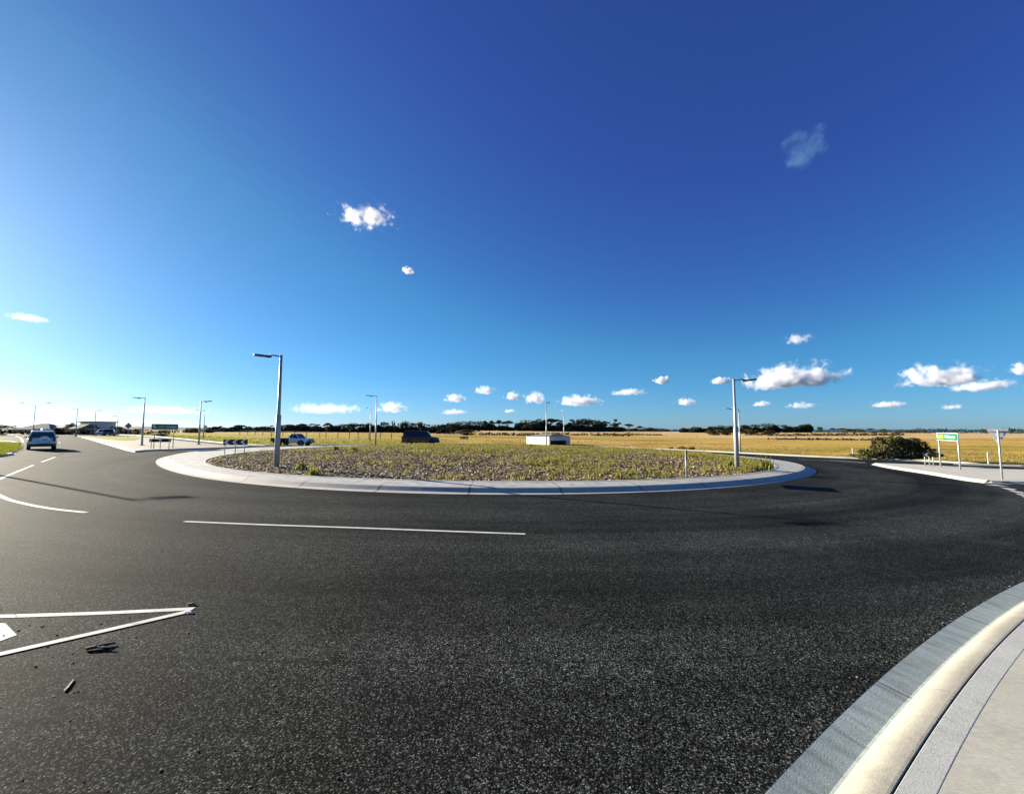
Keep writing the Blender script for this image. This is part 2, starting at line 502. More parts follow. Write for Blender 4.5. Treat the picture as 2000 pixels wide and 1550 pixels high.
def smooth_line(pts, step=.5):
    """Catmull-Rom through points"""
    P = [Vector((p[0], p[1])) for p in pts]
    P = [P[0] * 2 - P[1]] + P + [P[-1] * 2 - P[-2]]
    out = []
    for i in range(1, len(P) - 2):
        a, b, c, d = P[i - 1:i + 3]
        k = max(2, int((c - b).length / step))
        for j in range(k):
            t = j / k
            out.append(.5 * ((2 * b) + (c - a) * t + (2 * a - 5 * b + 4 * c - d) * t * t + (3 * b - a - 3 * c + d) * t ** 3))
    out.append(P[-2]); return out

def sweep(name, line, profile, m, kind='structure', label=None, closed=False, mats=None, parent=None, smooth=False):
    """profile: (offset to the left of travel, height) list swept along a ground line"""
    L = [Vector((p[0], p[1])) for p in line]; n = len(L)
    vs, fs, mi = [], [], []
    k = len(profile)
    for i, p in enumerate(L):
        a = L[(i - 1) % n] if closed or i > 0 else p
        b = L[(i + 1) % n] if closed or i < n - 1 else p
        d = (b - a).normalized(); nr = Vector((-d.y, d.x))
        for o, h in profile:
            q = p + nr * o
            vs.append((q.x, q.y, Z(q.x, q.y) + h))
    for i in range(n if closed else n - 1):
        j = (i + 1) % n
        for q in range(k - 1):
            fs.append((i * k + q, j * k + q, j * k + q + 1, i * k + q + 1)); mi.append(q)
    me = bpy.data.meshes.new(name); me.from_pydata(vs, [], fs)
    if mats:
        ms = []
        for q in mats:
            if q not in ms: ms.append(q)
        for q in ms: me.materials.append(q)
        me.polygons.foreach_set('material_index', [ms.index(mats[q]) for q in mi])
    me.update()
    b = bmesh.new(); b.from_mesh(me)
    bmesh.ops.recalc_face_normals(b, faces=b.faces)
    up = sum(f.normal.z for f in b.faces)
    if up < 0: bmesh.ops.reverse_faces(b, faces=b.faces)
    b.to_mesh(me); b.free()
    o = link(name, me, None if mats else m, parent, smooth)
    return tag(o, kind=kind) if kind else o

def px_line(pts, dz=0.0): return [at(*p, dz) for p in pts]

# terrain: one polar sheet out past the coast
rad = [0, 2, 4, 6, 9, 12, 16] + list(np.linspace(20, 160, 48)) + list(np.geomspace(168, 4200, 60))
na = 180
V = [(0, 0, Z(0, 0) - .03)]; Fc = []
for i, r_ in enumerate(rad[1:]):
    for k in range(na):
        a = 2 * math.pi * k / na; x, y = r_ * math.cos(a), r_ * math.sin(a)
        V.append((x, y, Z(x, y) - (.03 if r_ < 170 else 0)))
for k in range(na): Fc.append((0, 1 + k, 1 + (k + 1) % na))
for i in range(len(rad) - 2):
    for k in range(na):
        a, b = 1 + i * na + k, 1 + i * na + (k + 1) % na
        Fc.append((a, a + na, b + na, b))
me = bpy.data.meshes.new('ground'); me.from_pydata(V, [], Fc); me.update()
tag(link('ground', me, M['field'], smooth=True), kind='structure')

mb = MB(); mb.add([(-90000, -90000, -30), (90000, -90000, -30), (90000, 90000, -30), (-90000, 90000, -30)], [(0, 1, 2, 3)])
tag(mb.build('sea', M['sea']), kind='structure')

# ------------------------------------------------------------------ roundabout outline
OUT_PX = [(475, 876), (436, 878.7), (392, 882.5), (355, 890.6), (330, 898), (317, 903), (307, 909), (305, 912.6), (312, 918), (327.6, 925), (380, 935), (430, 941), (518, 948.4), (580.5, 951.8), (670.6, 956.3), (778, 960.3), (900, 963.3), (1001.5, 964.5), (1080, 964.8), (1154, 964.4), (1241, 962.3), (1343, 957.6), (1436, 952.6), (1514, 945), (1576, 934.4), (1593, 928), (1590, 922), (1576, 916.7)]
IN_PX = [(403, 898), (407, 903), (417.5, 907), (430, 911.5), (479, 920), (505, 923.5), (580, 928.8), (670, 932.2), (778, 934.8), (900, 937), (1000, 938.3), (1132.8, 938.6), (1250, 937.2), (1330, 934.6), (1430, 928), (1470, 923), (1500, 917.5), (1505, 913)]
def polar_fit(pts, dz, base):
    th, rr = [], []
    for p in pts:
        g = at(*p, dz); th.append(math.atan2(g.y - RC.y, g.x - RC.x)); rr.append(math.hypot(g.x - RC.x, g.y - RC.y))
    th = np.array(th); rr = np.array(rr)
    seen = len(th)
    hid = np.radians(np.arange(10, 151, 10))
    th2 = np.concatenate([th, hid]); r2 = np.concatenate([rr, np.full(len(hid), base)])
    w = np.concatenate([np.full(seen, 1.0), np.full(len(hid), .5)])
    K = 4
    A = np.stack([np.ones_like(th2)] + [f(k * th2) for k in range(1, K + 1) for f in (np.cos, np.sin)], 1)
    reg = np.diag([0] + [k ** 2 * .004 for k in range(1, K + 1) for _ in (0, 1)])
    c = np.linalg.solve(A.T @ (A * w[:, None]) + reg, A.T @ (r2 * w))
    def f(t):
        s_ = c[0]
        for k in range(1, K + 1): s_ += c[2 * k - 1] * math.cos(k * t) + c[2 * k] * math.sin(k * t)
        return s_
    return f
ro = polar_fit(OUT_PX, 0.0, 22.8)
ri_ = polar_fit(IN_PX, 0.22, 20.6)
def ri(t): return min(ri_(t), ro(t) - 1.1)
def ring_pt(t, r_): return Vector((RC.x + r_ * math.cos(t), RC.y + r_ * math.sin(t)))
NR = 360
TH = [2 * math.pi * k / NR for k in range(NR)]

M['kerbc'] = concrete_mat('kerb_concrete', (.40, .385, .335), (.50, .48, .425), cen=RC, joint_n=46, joint_step=.012)
M['apronc'] = concrete_mat('apron_concrete', (.39, .39, .37), (.48, .48, .45), cen=RC, joint_n=46, joint_step=.006, streak=60)
M['edgec'] = concrete_mat('edging_concrete', (.38, .37, .335), (.46, .45, .41))
M['islandc'] = concrete_mat('island_concrete', (.47, .45, .38), (.57, .55, .47))
M['islandtan'] = concrete_mat('tan_aggregate_concrete', (.25, .225, .165), (.33, .30, .23))
M['ikerb'] = concrete_mat('island_kerb_concrete', (.42, .41, .37), (.50, .49, .44))

def rings(name, spec, m, kind='structure'):
    """spec: list of (fn(theta)->radius, height)"""
    vs, fs = [], []
    k = len(spec)
    for t in TH:
        for fr, h in spec:
            q = ring_pt(t, fr(t)); vs.append((q.x, q.y, Z(q.x, q.y) + h))
    for i in range(NR):
        j = (i + 1) % NR
        for q in range(k - 1): fs.append((i * k + q, j * k + q, j * k + q + 1, i * k + q + 1))
    me = bpy.data.meshes.new(name); me.from_pydata(vs, [], fs); me.update()
    b = bmesh.new(); b.from_mesh(me); bmesh.ops.recalc_face_normals(b, faces=b.faces)
    if sum(f.normal.z for f in b.faces) < 0: bmesh.ops.reverse_faces(b, faces=b.faces)
    b.to_mesh(me); b.free()
    return tag(link(name, me, m), kind=kind)
off = lambda d: (lambda t: ro(t) - d)
inn = lambda d: (lambda t: ri(t) + d)
rings('kerb', [(off(0), -.01), (off(0), .012), (off(.27), .025), (off(.33), .045), (off(.50), .155), (off(.56), .172), (off(.66), .178), (off(.662), .12)], M['kerbc'])
rings('pavement', [(off(.675), .12), (off(.677), .178), (inn(.16), .215)], M['apronc'])
rings('kerb', [(inn(.155), .16), (inn(.153), .226), (inn(.02), .232), (inn(0), .225), (inn(0), .10)], M['edgec'])

DOME = .60
def gz(x, y):
    t = math.atan2(y - RC.y, x - RC.x); q = math.hypot(x - RC.x, y - RC.y) / ri(t)
    e = max(0, 1 - q * q)
    return Z(x, y) + .19 + DOME * e * (.75 + .25 * e) + .05 * mnoise.noise(Vector((x * .6, y * .6, 0))) * min(1, e * 4) + .03 * mnoise.noise(Vector((x * 2.1, y * 2.1, 3))) * min(1, e * 6)
vs, fs = [(RC.x, RC.y, gz(RC.x, RC.y))], []
qs = [i / 44 for i in range(1, 45)]
for q in qs:
    for t in TH:
        p = ring_pt(t, ri(t) * q - (.001 if q == 1 else 0)); vs.append((p.x, p.y, gz(p.x, p.y)))
for k in range(NR): fs.append((0, 1 + k, 1 + (k + 1) % NR))
for i in range(len(qs) - 1):
    for k in range(NR):
        a, b = 1 + i * NR + k, 1 + i * NR + (k + 1) % NR; fs.append((a, a + NR, b + NR, b))
me = bpy.data.meshes.new('garden_ground'); me.from_pydata(vs, [], fs); me.update()
tag(link('garden_ground', me, M['soil'], smooth=True), kind='structure')

# ------------------------------------------------------------------ near footpath with its kerb and channel
KC, KR = Vector((28.35, -34.43)), 45.724
def arc(c, r_, a0, a1, n): return [c + Vector((math.cos(a0 + (a1 - a0) * i / n), math.sin(a0 + (a1 - a0) * i / n))) * r_ for i in range(n + 1)]
kedge = arc(KC, KR, R(170), R(66), 320)
M['nkerb'] = concrete_mat('channel_concrete', (.33, .40, .38), (.44, .505, .48), cen=Vector((KC.x, KC.y, 0)), streak=560, joint_n=115, joint_step=.0048)
M['nkerb2'] = concrete_mat('kerb_crown_concrete', (.30, .285, .235), (.40, .38, .315), cen=Vector((KC.x, KC.y, 0)), joint_n=115, joint_step=.0012)
M['border'] = concrete_mat('trowelled_edge', (.40, .41, .38), (.47, .48, .445), cen=Vector((KC.x, KC.y, 0)), joint_n=115, joint_step=.0008)
M['path'] = concrete_mat('broomed_concrete', (.40, .385, .315), (.50, .485, .405), brush=True)
# travel along kedge runs clockwise as seen from above, the kerb lies to its right
sweep('kerb', kedge, [(0, -.04), (0, .005), (-.195, -.022), (-.212, -.020)], M['nkerb'])
sweep('kerb', kedge, [(-.2125, -.020), (-.225, -.008), (-.25, .022), (-.275, .053), (-.30, .080), (-.33, .103), (-.36, .119), (-.39, .128), (-.42, .1325), (-.447, .1345)], M['nkerb2'], smooth=True)
sweep('kerb', kedge, [(-.4472, .1344), (-.459, .1340), (-.462, .1325), (-.4625, .05)], M['nkerb2'])
sweep('pavement', kedge, [(-.461, .06), (-.472, .062)], M['hole'])
sweep('pavement', kedge, [(-.4705, .05), (-.471, .1300), (-.474, .1325), (-.600, .1335), (-.603, .1330), (-.6032, .1300)], M['border'])
sweep('pavement', kedge, [(-.6031, .12), (-.6033, .1321), (-2.2, .150), (-3.4, .165), (-3.402, .02)], M['path'])

# ------------------------------------------------------------------ asphalt
far_R = px_line([(2000, 912), (1900, 906.5), (1800, 901), (1600, 893), (1440, 885), (1343, 880), (1230, 875.3), (1110, 872)])
far_L = px_line([(540, 870.8), (480, 868.8), (436, 865.8), (380, 860.5), (330, 855.5), (277, 851.3), (230, 849)])
hid = [ring_pt(t, ro(t) + 11.5) for t in [math.atan2(far_R[-1].y - RC.y, far_R[-1].x - RC.x) + (k + 1) * .12 for k in range(0)]]
# far edge of the circulating lane, joining the two measured edges behind the mound
a0 = far_R[-1]; a1 = far_L[0]
mid = [Vector((a0.x + (a1.x - a0.x) * t, a0.y + (a1.y - a0.y) * t + 4 * 2.5 * t * (1 - t))) for t in (.2, .4, .6, .8)]
far_edge = smooth_line([Vector((130, 8)), Vector((85, 19))] + [Vector((p.x, p.y)) for p in far_R] + mid + [Vector((p.x, p.y)) for p in far_L], 1.5)
end_L = far_edge[-1]
poly = [Vector((p.x, p.y)) for p in kedge[::4]] + [Vector((130, 0))] + far_edge + [Vector((end_L.x * 1.35, end_L.y * 1.3)), Vector((-150, 150)), Vector((-190, 120)), Vector((-160, 70)), Vector((-120, 40)), Vector((-90, 5)), Vector((-60, -35)), Vector((-18, -40))]
sheet('road', poly, M['asphalt'], 0.0, 4.0)
# back kerb along the far edge
fk = [p for p in far_edge if p.y < 170]
sweep('kerb', fk, [(0, -.01), (.0, .02), (-.28, .03), (-.36, .12), (-.50, .13), (-.52, -.05)], M['ikerb'])

# ------------------------------------------------------------------ splitter islands
def raised_island(pts, step=.5, surf=None, rim_w=.42, h=.14):
    """kerbed island from a closed outline (world xy), counter-clockwise"""
    ln = [Vector((p[0], p[1])) for p in pts]
    area = sum(a.x * b.y - b.x * a.y for a, b in zip(ln, ln[1:] + ln[:1]))
    if area < 0: ln.reverse()
    sweep('kerb', ln, [(0, -.01), (0, .02), (.05, .03), (.20, h - .01), (rim_w, h), (rim_w + .002, h - .06)], M['ikerb'], closed=True)
    n = len(ln); inner = []
    for i, p in enumerate(ln):
        d = (ln[(i + 1) % n] - ln[(i - 1) % n]).normalized(); inner.append(p + Vector((-d.y, d.x)) * (rim_w + .012))
    sheet('pavement', inner, surf or M['islandc'], h - .004, 3.0, thick=.05)
    return inner
i1 = px_line([(150, 852.2), (180, 860), (205, 867.5), (230, 875), (247, 880)])
tip = px_line([(262, 883), (275, 882.6), (290, 881), (330, 879.6), (400, 877), (440, 875.6), (475, 874.2), (490, 873.4)])
b1 = px_line([(480, 871.5), (436, 870.0), (400, 866.8), (345, 861), (300, 856), (260, 853)])
line1 = smooth_line([Vector((p.x, p.y)) for p in i1] + [Vector((p.x, p.y)) for p in tip[:3]], .8)[:-1] + smooth_line([Vector((p.x, p.y)) for p in tip[2:]], .8)[:-1] + smooth_line([Vector((p.x, p.y)) for p in [tip[-1]] + b1], 1.2)
raised_island(line1, surf=M['islandtan'])
i2 = px_line([(1702, 907), (1730, 913), (1760, 918), (1800, 924), (1850, 932.5), (1885, 938.5), (1922, 943.2)])
e2 = px_line([(1950, 944.6), (2000, 946.5)])
t2 = px_line([(2000, 917), (1930, 914), (1860, 911), (1790, 907), (1740, 905), (1712, 904.3)], .1)
x2 = e2[-1]; y2 = t2[0]
line2 = smooth_line([Vector((p.x, p.y)) for p in i2] , .8)[:-1] + smooth_line([Vector((p.x, p.y)) for p in [i2[-1]] + e2] + [Vector((34, 17.5)), Vector((60, 12.5))], 1)[:-1] + smooth_line([Vector((60, 19))] + [Vector((p.x, p.y)) for p in t2], 1.0)
raised_island(line2)
# grassed verge at the left edge of the frame
gl = px_line([(0, 861.5), (20, 862.3), (35, 864.2), (44, 867), (42, 871.5), (35, 877.5), (20, 884), (0, 890.5)])
lineg = smooth_line([Vector((-92, 66))] + [Vector((p.x, p.y)) for p in gl] + [Vector((-42, 24)), Vector((-55, 12)), Vector((-80, 8))], .8)
raised_island(lineg, surf=M['lawn'], rim_w=.5)
# grass in the far end of the left island
gp = px_line([(150, 853.2), (172, 855), (200, 858.5), (232, 861.8), (262, 861.5), (275, 857.5), (262, 854.6), (215, 853)])
sheet('grass_strip', [Vector((p.x, p.y)) for p in gp], M['lawn'], .16, 3.0, thick=.05)

# ------------------------------------------------------------------ painted markings
def stripe(pts_px, w, name='road_marking', step=.4, dz=.004):
    P = [at(*p) for p in pts_px]
    ln = smooth_line([Vector((p.x, p.y)) for p in P], step) if len(P) > 2 else resample(P, step)
    return sweep(name, ln, [(-w / 2, dz), (w / 2, dz)], M['paint'])
stripe([(-60, 936), (0, 968), (40, 981.5), (100, 993), (168, 1000.5)], .12)
stripe([(360, 1018), (520, 1024.5), (700, 1030.5), (860, 1036.5), (1026, 1042.5)], .10)
stripe([(-300, 1213), (0, 1203.5), (200, 1197), (378, 1188.5)], .085)
stripe([(-300, 1349), (0, 1278), (200, 1233), (372, 1193.5)], .085, dz=.008)
stripe([(-40, 956), (0, 935), (65, 908)], .11)
stripe([(81, 902), (108, 892.3)], .11)
stripe([(-60, 847.5), (0, 848), (22, 849), (36, 853), (43, 859), (43.5, 864)], .20)
pv = [at(-120, 1217), at(10, 1217), at(33, 1240), at(-120, 1296)]
sheet('road_marking', [Vector((p.x, p.y)) for p in pv], M['paint'], .004, .5)
# give-way bars beside the right island
for (a, b, c, d) in (((1922, 946), (1950, 948.3), (1972, 950), (1944, 946.2)), ((1953, 951), (1986, 955.5), (1979, 957.0), (1962, 954.2)), ((1967, 956.5), (1999, 961), (1999, 963.5), (1978, 960)), ((1982, 963), (2020, 968), (2020, 970.5), (1990, 966)), ((1994, 968), (2040, 974), (2040, 977), (2000, 971))):
    q = [at(*p) for p in (a, b, c, d)]
    sheet('road_marking', [Vector((p.x, p.y)) for p in q], M['paint'], .004, 2.0)
# painted arrow lines on the right leg
stripe([(1560, 897.5), (1640, 900.5), (1690, 904)], .15)
stripe([(1620, 898), (1690, 902.5)], .15)
# raised reflective lane markers
for i, p in enumerate([(113, 889.5), (121, 886.5), (122, 873.5), (118, 864.3), (110, 858)]):
    g = at(*p); mb = MB(); mb.box((0, 0, .012), (.22, .16, .035), taper=.7)
    o = mb.build('lane_marker', M['white']); o.location = g; o.rotation_euler[2] = .4 * i
    tag(o, ['lane marker nearest the white dashes, beside the short dash', 'lane marker in the shadow of the white four-wheel drive', 'lane marker level with the rear bumper of the white four-wheel drive', 'lane marker level with the rear window of the white four-wheel drive', 'farthest lane marker, beside the wing mirror of the white four-wheel drive'][i], 'lane marker', 'raised white lane markers on the left road')
#PART2
# ------------------------------------------------------------------ mulch and weeds on the island
def scatter_on_garden(n, bias=.55):
    out = []
    while len(out) < n:
        t = RNG.uniform(0, 2 * math.pi); q = math.sqrt(RNG.uniform(0, .995))
        near = -math.sin(t)                          # +1 on the camera's side
        if q < .25 or RNG.uniform() < bias + (1 - bias) * max(0, near): out.append((t, q))
    return out

def chips(n):
    V = np.zeros((n * 8, 3)); k = 0; Fs = []
    cube = np.array([(-1, -1, -1), (1, -1, -1), (1, 1, -1), (-1, 1, -1), (-.8, -.8, 1), (.8, -.7, 1), (.7, .8, 1), (-.7, .8, 1)], float)
    quad = np.array([(4, 5, 6, 7), (0, 1, 5, 4), (1, 2, 6, 5), (2, 3, 7, 6), (3, 0, 4, 7)])
    for t, q in scatter_on_garden(n, .35):
        p = ring_pt(t, ri(t) * q * .997)
        s_ = RNG.uniform(.38, .95)
        d = np.array([RNG.uniform(.045, .12), RNG.uniform(.018, .04), RNG.uniform(.008, .018)]) * s_
        a = RNG.uniform(0, 6.28); ti = RNG.normal(0, .35); tj = RNG.normal(0, .3)
        m = Matrix.Rotation(a, 3, 'Z') @ Matrix.Rotation(ti, 3, 'X') @ Matrix.Rotation(tj, 3, 'Y')
        c = cube * d @ np.array(m).T
        V[k * 8:k * 8 + 8] = c + (p.x, p.y, gz(p.x, p.y) + RNG.uniform(.0, .03)); Fs.append(quad + k * 8); k += 1
    return V, np.concatenate(Fs)
V, Fc = chips(62000)
tag(np_mesh('bark_mulch', V, Fc, M['mulch']), kind='stuff')

def blades(points, hfun, nb, m, name, lean=.5, wid=.012, kind='stuff'):
    """tufts of grass blades: two quads each"""
    V, Fs, k = [], [], 0
    for (x, y, z) in points:
        h0 = hfun(x, y); nn = max(3, int(nb * RNG.uniform(.5, 1.4)))
        for _ in range(nn):
            a = RNG.uniform(0, 6.28); h = h0 * RNG.uniform(.45, 1.1); l = RNG.uniform(.1, lean) * h
            bx, by = x + RNG.normal(0, .07 * (1 + h0)), y + RNG.normal(0, .07 * (1 + h0))
            dx, dy = math.cos(a), math.sin(a); w = wid * RNG.uniform(.7, 1.5) * (1 + h0)
            for f, r_, ww in ((0, 0, 1), (.55, .3, .8), (1, 1, .15)):
                cx, cy, cz = bx + dx * l * r_, by + dy * l * r_, z - .02 + h * f
                V += [(cx - dy * w * ww, cy + dx * w * ww, cz), (cx + dy * w * ww, cy - dx * w * ww, cz)]
            Fs += [(k, k + 1, k + 3, k + 2), (k + 2, k + 3, k + 5, k + 4)]; k += 6
    return tag(np_mesh(name, np.array(V), np.array(Fs), m), kind=kind)

def weed_points(n):
    out = []
    while len(out) < n:
        t = RNG.uniform(0, 6.283); q = math.sqrt(RNG.uniform(0, .99)); p = ring_pt(t, ri(t) * q)
        d = mnoise.noise(Vector((p.x * .16, p.y * .16, 5))) * .55 + mnoise.noise(Vector((p.x * .6, p.y * .6, 9))) * .5
        bias = .30 * (p.x / 20) + (.26 if q < .55 else 0) - (.16 if p.y < 24 and p.x < 6 else 0)
        if p.x > 14: bias += .25
        if RNG.uniform() < max(.05, .25 + d + bias): out.append((p.x, p.y, gz(p.x, p.y)))
    return out
blades(weed_points(8200), lambda x, y: .15 + .18 * max(0, mnoise.noise(Vector((x * .3, y * .3, 1)))) + (.05 if x > 13 else 0), 11, M['weed'], 'weeds')
# single taller weeds the photo shows
for i, (px, py, h, lab) in enumerate([(585, 915, .32, 'leafy green weed on the mulch just right of the tall left lamp post'), (616, 923, .36, 'taller green weed near the front edge of the mulch, right of the tall lamp'),
                             (1497, 915, .75, 'spindly weed stalks at the right tip of the mulched island'), (1425, 912, .55, 'bushy weed left of the foot of the right lamp post'), (690, 888, .45, 'large yellow-green weed clump on the crest of the mound'), (655, 884, .4, 'smaller yellow-green weed clump on the crest, left of the larger clump')]):
    g = at(px, py, .3)
    V = [(g.x + RNG.normal(0, .09), g.y + RNG.normal(0, .09)) for _ in range(9)]
    o = blades([(x, y, gz(x, y)) for x, y in V], lambda x, y: h, 12, M['weed'], 'weed', .6, .014, 'thing')
    tag(o, lab, 'weed')

# ------------------------------------------------------------------ street lamps
def street_lamp(base, top_z, arm_az, label, arm=.55, twin=False, sleeve=True, group='street lamps round the junction', rk=1.0):
    h = top_z - base.z
    t = empty('street_lamp', base)
    tag(t, label, 'street lamp', group)
    mb = MB(); mb.tube([(0, 0, .02), (0, 0, h * .48), (0, 0, h)], [.075 * rk, .062 * rk, .048 * rk], 12); mb.build('pole', M['galv'], t, True)
    if sleeve:
        mb = MB(); mb.tube([(0, 0, .05), (0, 0, h * .46), (0, 0, h * .465)], [.098 * rk, .088 * rk, .07 * rk], 12); mb.build('pole_sleeve', M['galv'], t, True)
    mb = MB(); mb.box((0, 0, .02), (.34, .34, .04))
    for sx in (-1, 1):
        for sy in (-1, 1): mb.tube([(sx * .12, sy * .12, .03), (sx * .12, sy * .12, .09)], .018, 6)
    mb.build('base_plate', M['galv'], t)
    for az in ([arm_az] if not twin else [arm_az, arm_az + math.pi]):
        d = Vector((math.sin(az), math.cos(az), 0)); u = Vector((d.y, -d.x, 0)); tl = .10 if not twin else .22
        e = d * arm + Vector((0, 0, h - .06 + arm * tl))
        mb = MB(); mb.tube([d * .03 + Vector((0, 0, h - .07)), e], [.034 * rk, .026 * rk], 8); mb.build('arm', M['galv'], t, True)
        ax = (d + Vector((0, 0, tl))).normalized(); nz = u.cross(ax)
        if nz.z < 0: nz = -nz
        mb = MB()
        prof = [(-.10, -.05), (.16, -.055), (.20, -.11), (.60, -.13), (.71, -.06), (.71, .06), (.60, .13), (.20, .11), (.16, .055), (-.10, .05)]
        mb.prism([(a * 1.0, b * 1.1) for a, b in prof], .075 * rk, e - nz * .03, ax, u)
        mb.prism([(.0, -.05), (.14, -.05), (.14, .05), (.0, .05)], .12, e - nz * .02, ax, u)
        hd = mb.build('lamp_head', M['lamp_dark'], t, bevel=.008)
        mb = MB(); mb.prism([(.26, -.10), (.60, -.10), (.60, .10), (.26, .10)], .012, e - nz * .05, ax, u); mb.build('lens', M['lens'], hd)
        mb = MB(); mb.tube([e + ax * .05 - nz * .09, e + ax * .05 - nz * .02], .03, 8); mb.build('photocell', M['lamp_dark'], hd)
    return t

def lamp_px(px, py, top, az, label, dz=0.0, depth=None, **k):
    b = far(px, depth) if depth else at(px, py, dz)
    if dz and not depth and dz > .2: b.z = gz(b.x, b.y)
    street_lamp(b, z_for(b.x, b.y, top), az, label, **k)
LFT, RGT = R(-95), R(92)
lamp_px(540, 911, 693, LFT, 'tall street lamp with its head pointing left, standing in the mulch near the chevron board', .3, rk=1.25)
lamp_px(1440, 915, 740, R(86), 'large street lamp with its head pointing right, at the weedy end of the mulched island', .3, rk=1.2)
lamp_px(1446, 882.5, 797, R(-62), 'shorter street lamp directly behind the one at the right end of the island', arm=.8)
lamp_px(1067, 0, 785, R(30), 'street lamp rising in front of the white hut, its head turned away to the right', depth=61)
lamp_px(1101, 0, 801, R(-20), 'street lamp behind the dark opening of the white hut', depth=84)
lamp_px(735, 0, 772, LFT, 'taller of the two street lamps between the white utility truck and the black four-wheel drive', depth=50)
lamp_px(724, 0, 796, R(-60), 'shorter street lamp just left of the taller one, before the black four-wheel drive', depth=78)
lamp_px(277, 869.5, 776, LFT, 'street lamp on the left traffic island, head pointing left beside the green direction sign', .14)
lamp_px(388, 868, 783, RGT, 'street lamp with its head pointing right, at the tip of the left traffic island', .14)
lamp_px(397, 855, 801, LFT, 'thin far street lamp crossing behind the one whose head points right', arm=1.0)
lamp_px(68, 0, 791, LFT, 'twin-armed street lamp standing beyond the white four-wheel drive', depth=88, arm=2.2, twin=True, sleeve=False, group='twin street lamp')
lamp_px(151, 0, 797, LFT, 'street lamp with its head to the left, just left of the two-storey house', depth=86)
lamp_px(187, 0, 801, RGT, 'street lamp with its head to the right, in front of the two-storey house', depth=92)
lamp_px(231, 0, 812, LFT, 'smallest street lamp on the left, between the parked cars and the diamond sign', depth=104)
# this one stands outside the frame: the photo shows its shadow across the road on the left
b = Vector((-32.5, 23.6, 0)); b.z = Z(b.x, b.y)
street_lamp(b, b.z + 6.5, R(48), 'street lamp just outside the frame whose shadow crosses the road at left', rk=1.2)

# ------------------------------------------------------------------ signs
def lettering(txt, size, m, parent, loc, bold=0.0, sx=1.0, name='lettering'):
    cu = bpy.data.curves.new('lettering', 'FONT'); cu.body = txt; cu.size = size; cu.extrude = .003; cu.offset = bold
    cu.align_x = 'CENTER'; cu.align_y = 'CENTER'
    o = bpy.data.objects.new('tmp', cu); COL.objects.link(o)
    bpy.context.view_layer.update()
    me = bpy.data.meshes.new_from_object(o.evaluated_get(bpy.context.evaluated_depsgraph_get()))
    bpy.data.objects.remove(o)
    me.name = name; me.materials.clear()
    # stand the text up: local x stays, local y becomes z, facing -y
    for v in me.vertices: x, y, z = v.co; v.co = (x * sx + loc[0], -z + loc[1], y + loc[2])
    o = link(name, me, m, parent)
    CHILD.setdefault(parent.name, []).append(o)
    return o

def rrect(w, h, r_, n=5):
    out = []
    for cx, cy, a in ((w / 2 - r_, h / 2 - r_, 0), (-w / 2 + r_, h / 2 - r_, 90), (-w / 2 + r_, -h / 2 + r_, 180), (w / 2 - r_, -h / 2 + r_, 270)):
        for i in range(n + 1): out.append((cx + r_ * math.cos(R(a + 90 * i / n)), cy + r_ * math.sin(R(a + 90 * i / n))))
    return out

def posts(t, xs, h, zs=None, rad=.032, y=.05):
    for i, x in enumerate(xs):
        mb = MB(); mb.tube([(x, y, (zs[i] if zs else 0) - .05), (x, y, h)], rad, 10); mb.build('post', M['galv'], t, True)

def direction_sign(loc, rz, w, h, zc, word, route, label, px_posts, zs=None, rad=.035, patch=True):
    t = empty('direction_sign', loc, rz); tag(t, label, 'direction sign', 'green direction signs')
    mb = MB(); mb.prism(rrect(w, h, h * .16), .02, (0, .012, zc), (1, 0, 0), (0, 0, 1)); p = mb.build('panel', M['white'], t)
    mb = MB(); mb.prism(rrect(w - h * .10, h - h * .10, h * .12), .006, (0, -.010, zc), (1, 0, 0), (0, 0, 1)); mb.build('green_face', M['green'], p)
    # arrow up-left
    a = h * .30; cx = -w / 2 + h * .52
    mb = MB()
    for poly in ([(-a, a), (a * .35, a), (-a * .05, a * .6), (a, -a * .55), (a * .55, -a), (-a * .55, a * .1), (-a, a * -.35)],):
        mb.prism(poly, .004, (cx, -.0165, zc), (1, 0, 0), (0, 0, 1))
    mb.build('arrow', M['white'], p)
    rw = h * 1.35; rx = cx + h * .55 + rw / 2
    if patch:
        mb = MB(); mb.prism(rrect(rw, h * .5, h * .1), .004, (rx, -.0165, zc), (1, 0, 0), (0, 0, 1)); mb.build('route_patch', M['yellow'], p)
        lettering(route, h * .42, M['green'], p, (rx, -.0225, zc), .002)
    else:
        lettering(route, h * .48, M['yellow'], p, (rx, -.018, zc), .004)
    x0 = rx + rw / 2 + h * .1; x1 = w / 2 - h * .22
    lt = lettering(word, h * .57, M['white'], p, (0, -.018, zc), .003)
    xs = [v.co.x for v in lt.data.vertices]; sc = min(1.25, (x1 - x0) / (max(xs) - min(xs)))
    for v in lt.data.vertices: v.co.x = (v.co.x - (max(xs) + min(xs)) / 2) * sc + (x0 + x1) / 2
    posts(t, px_posts, zc + h * .35, zs, rad)
    return t

def facing(a, b):
    return math.atan2(b.y - a.y, b.x - a.x)
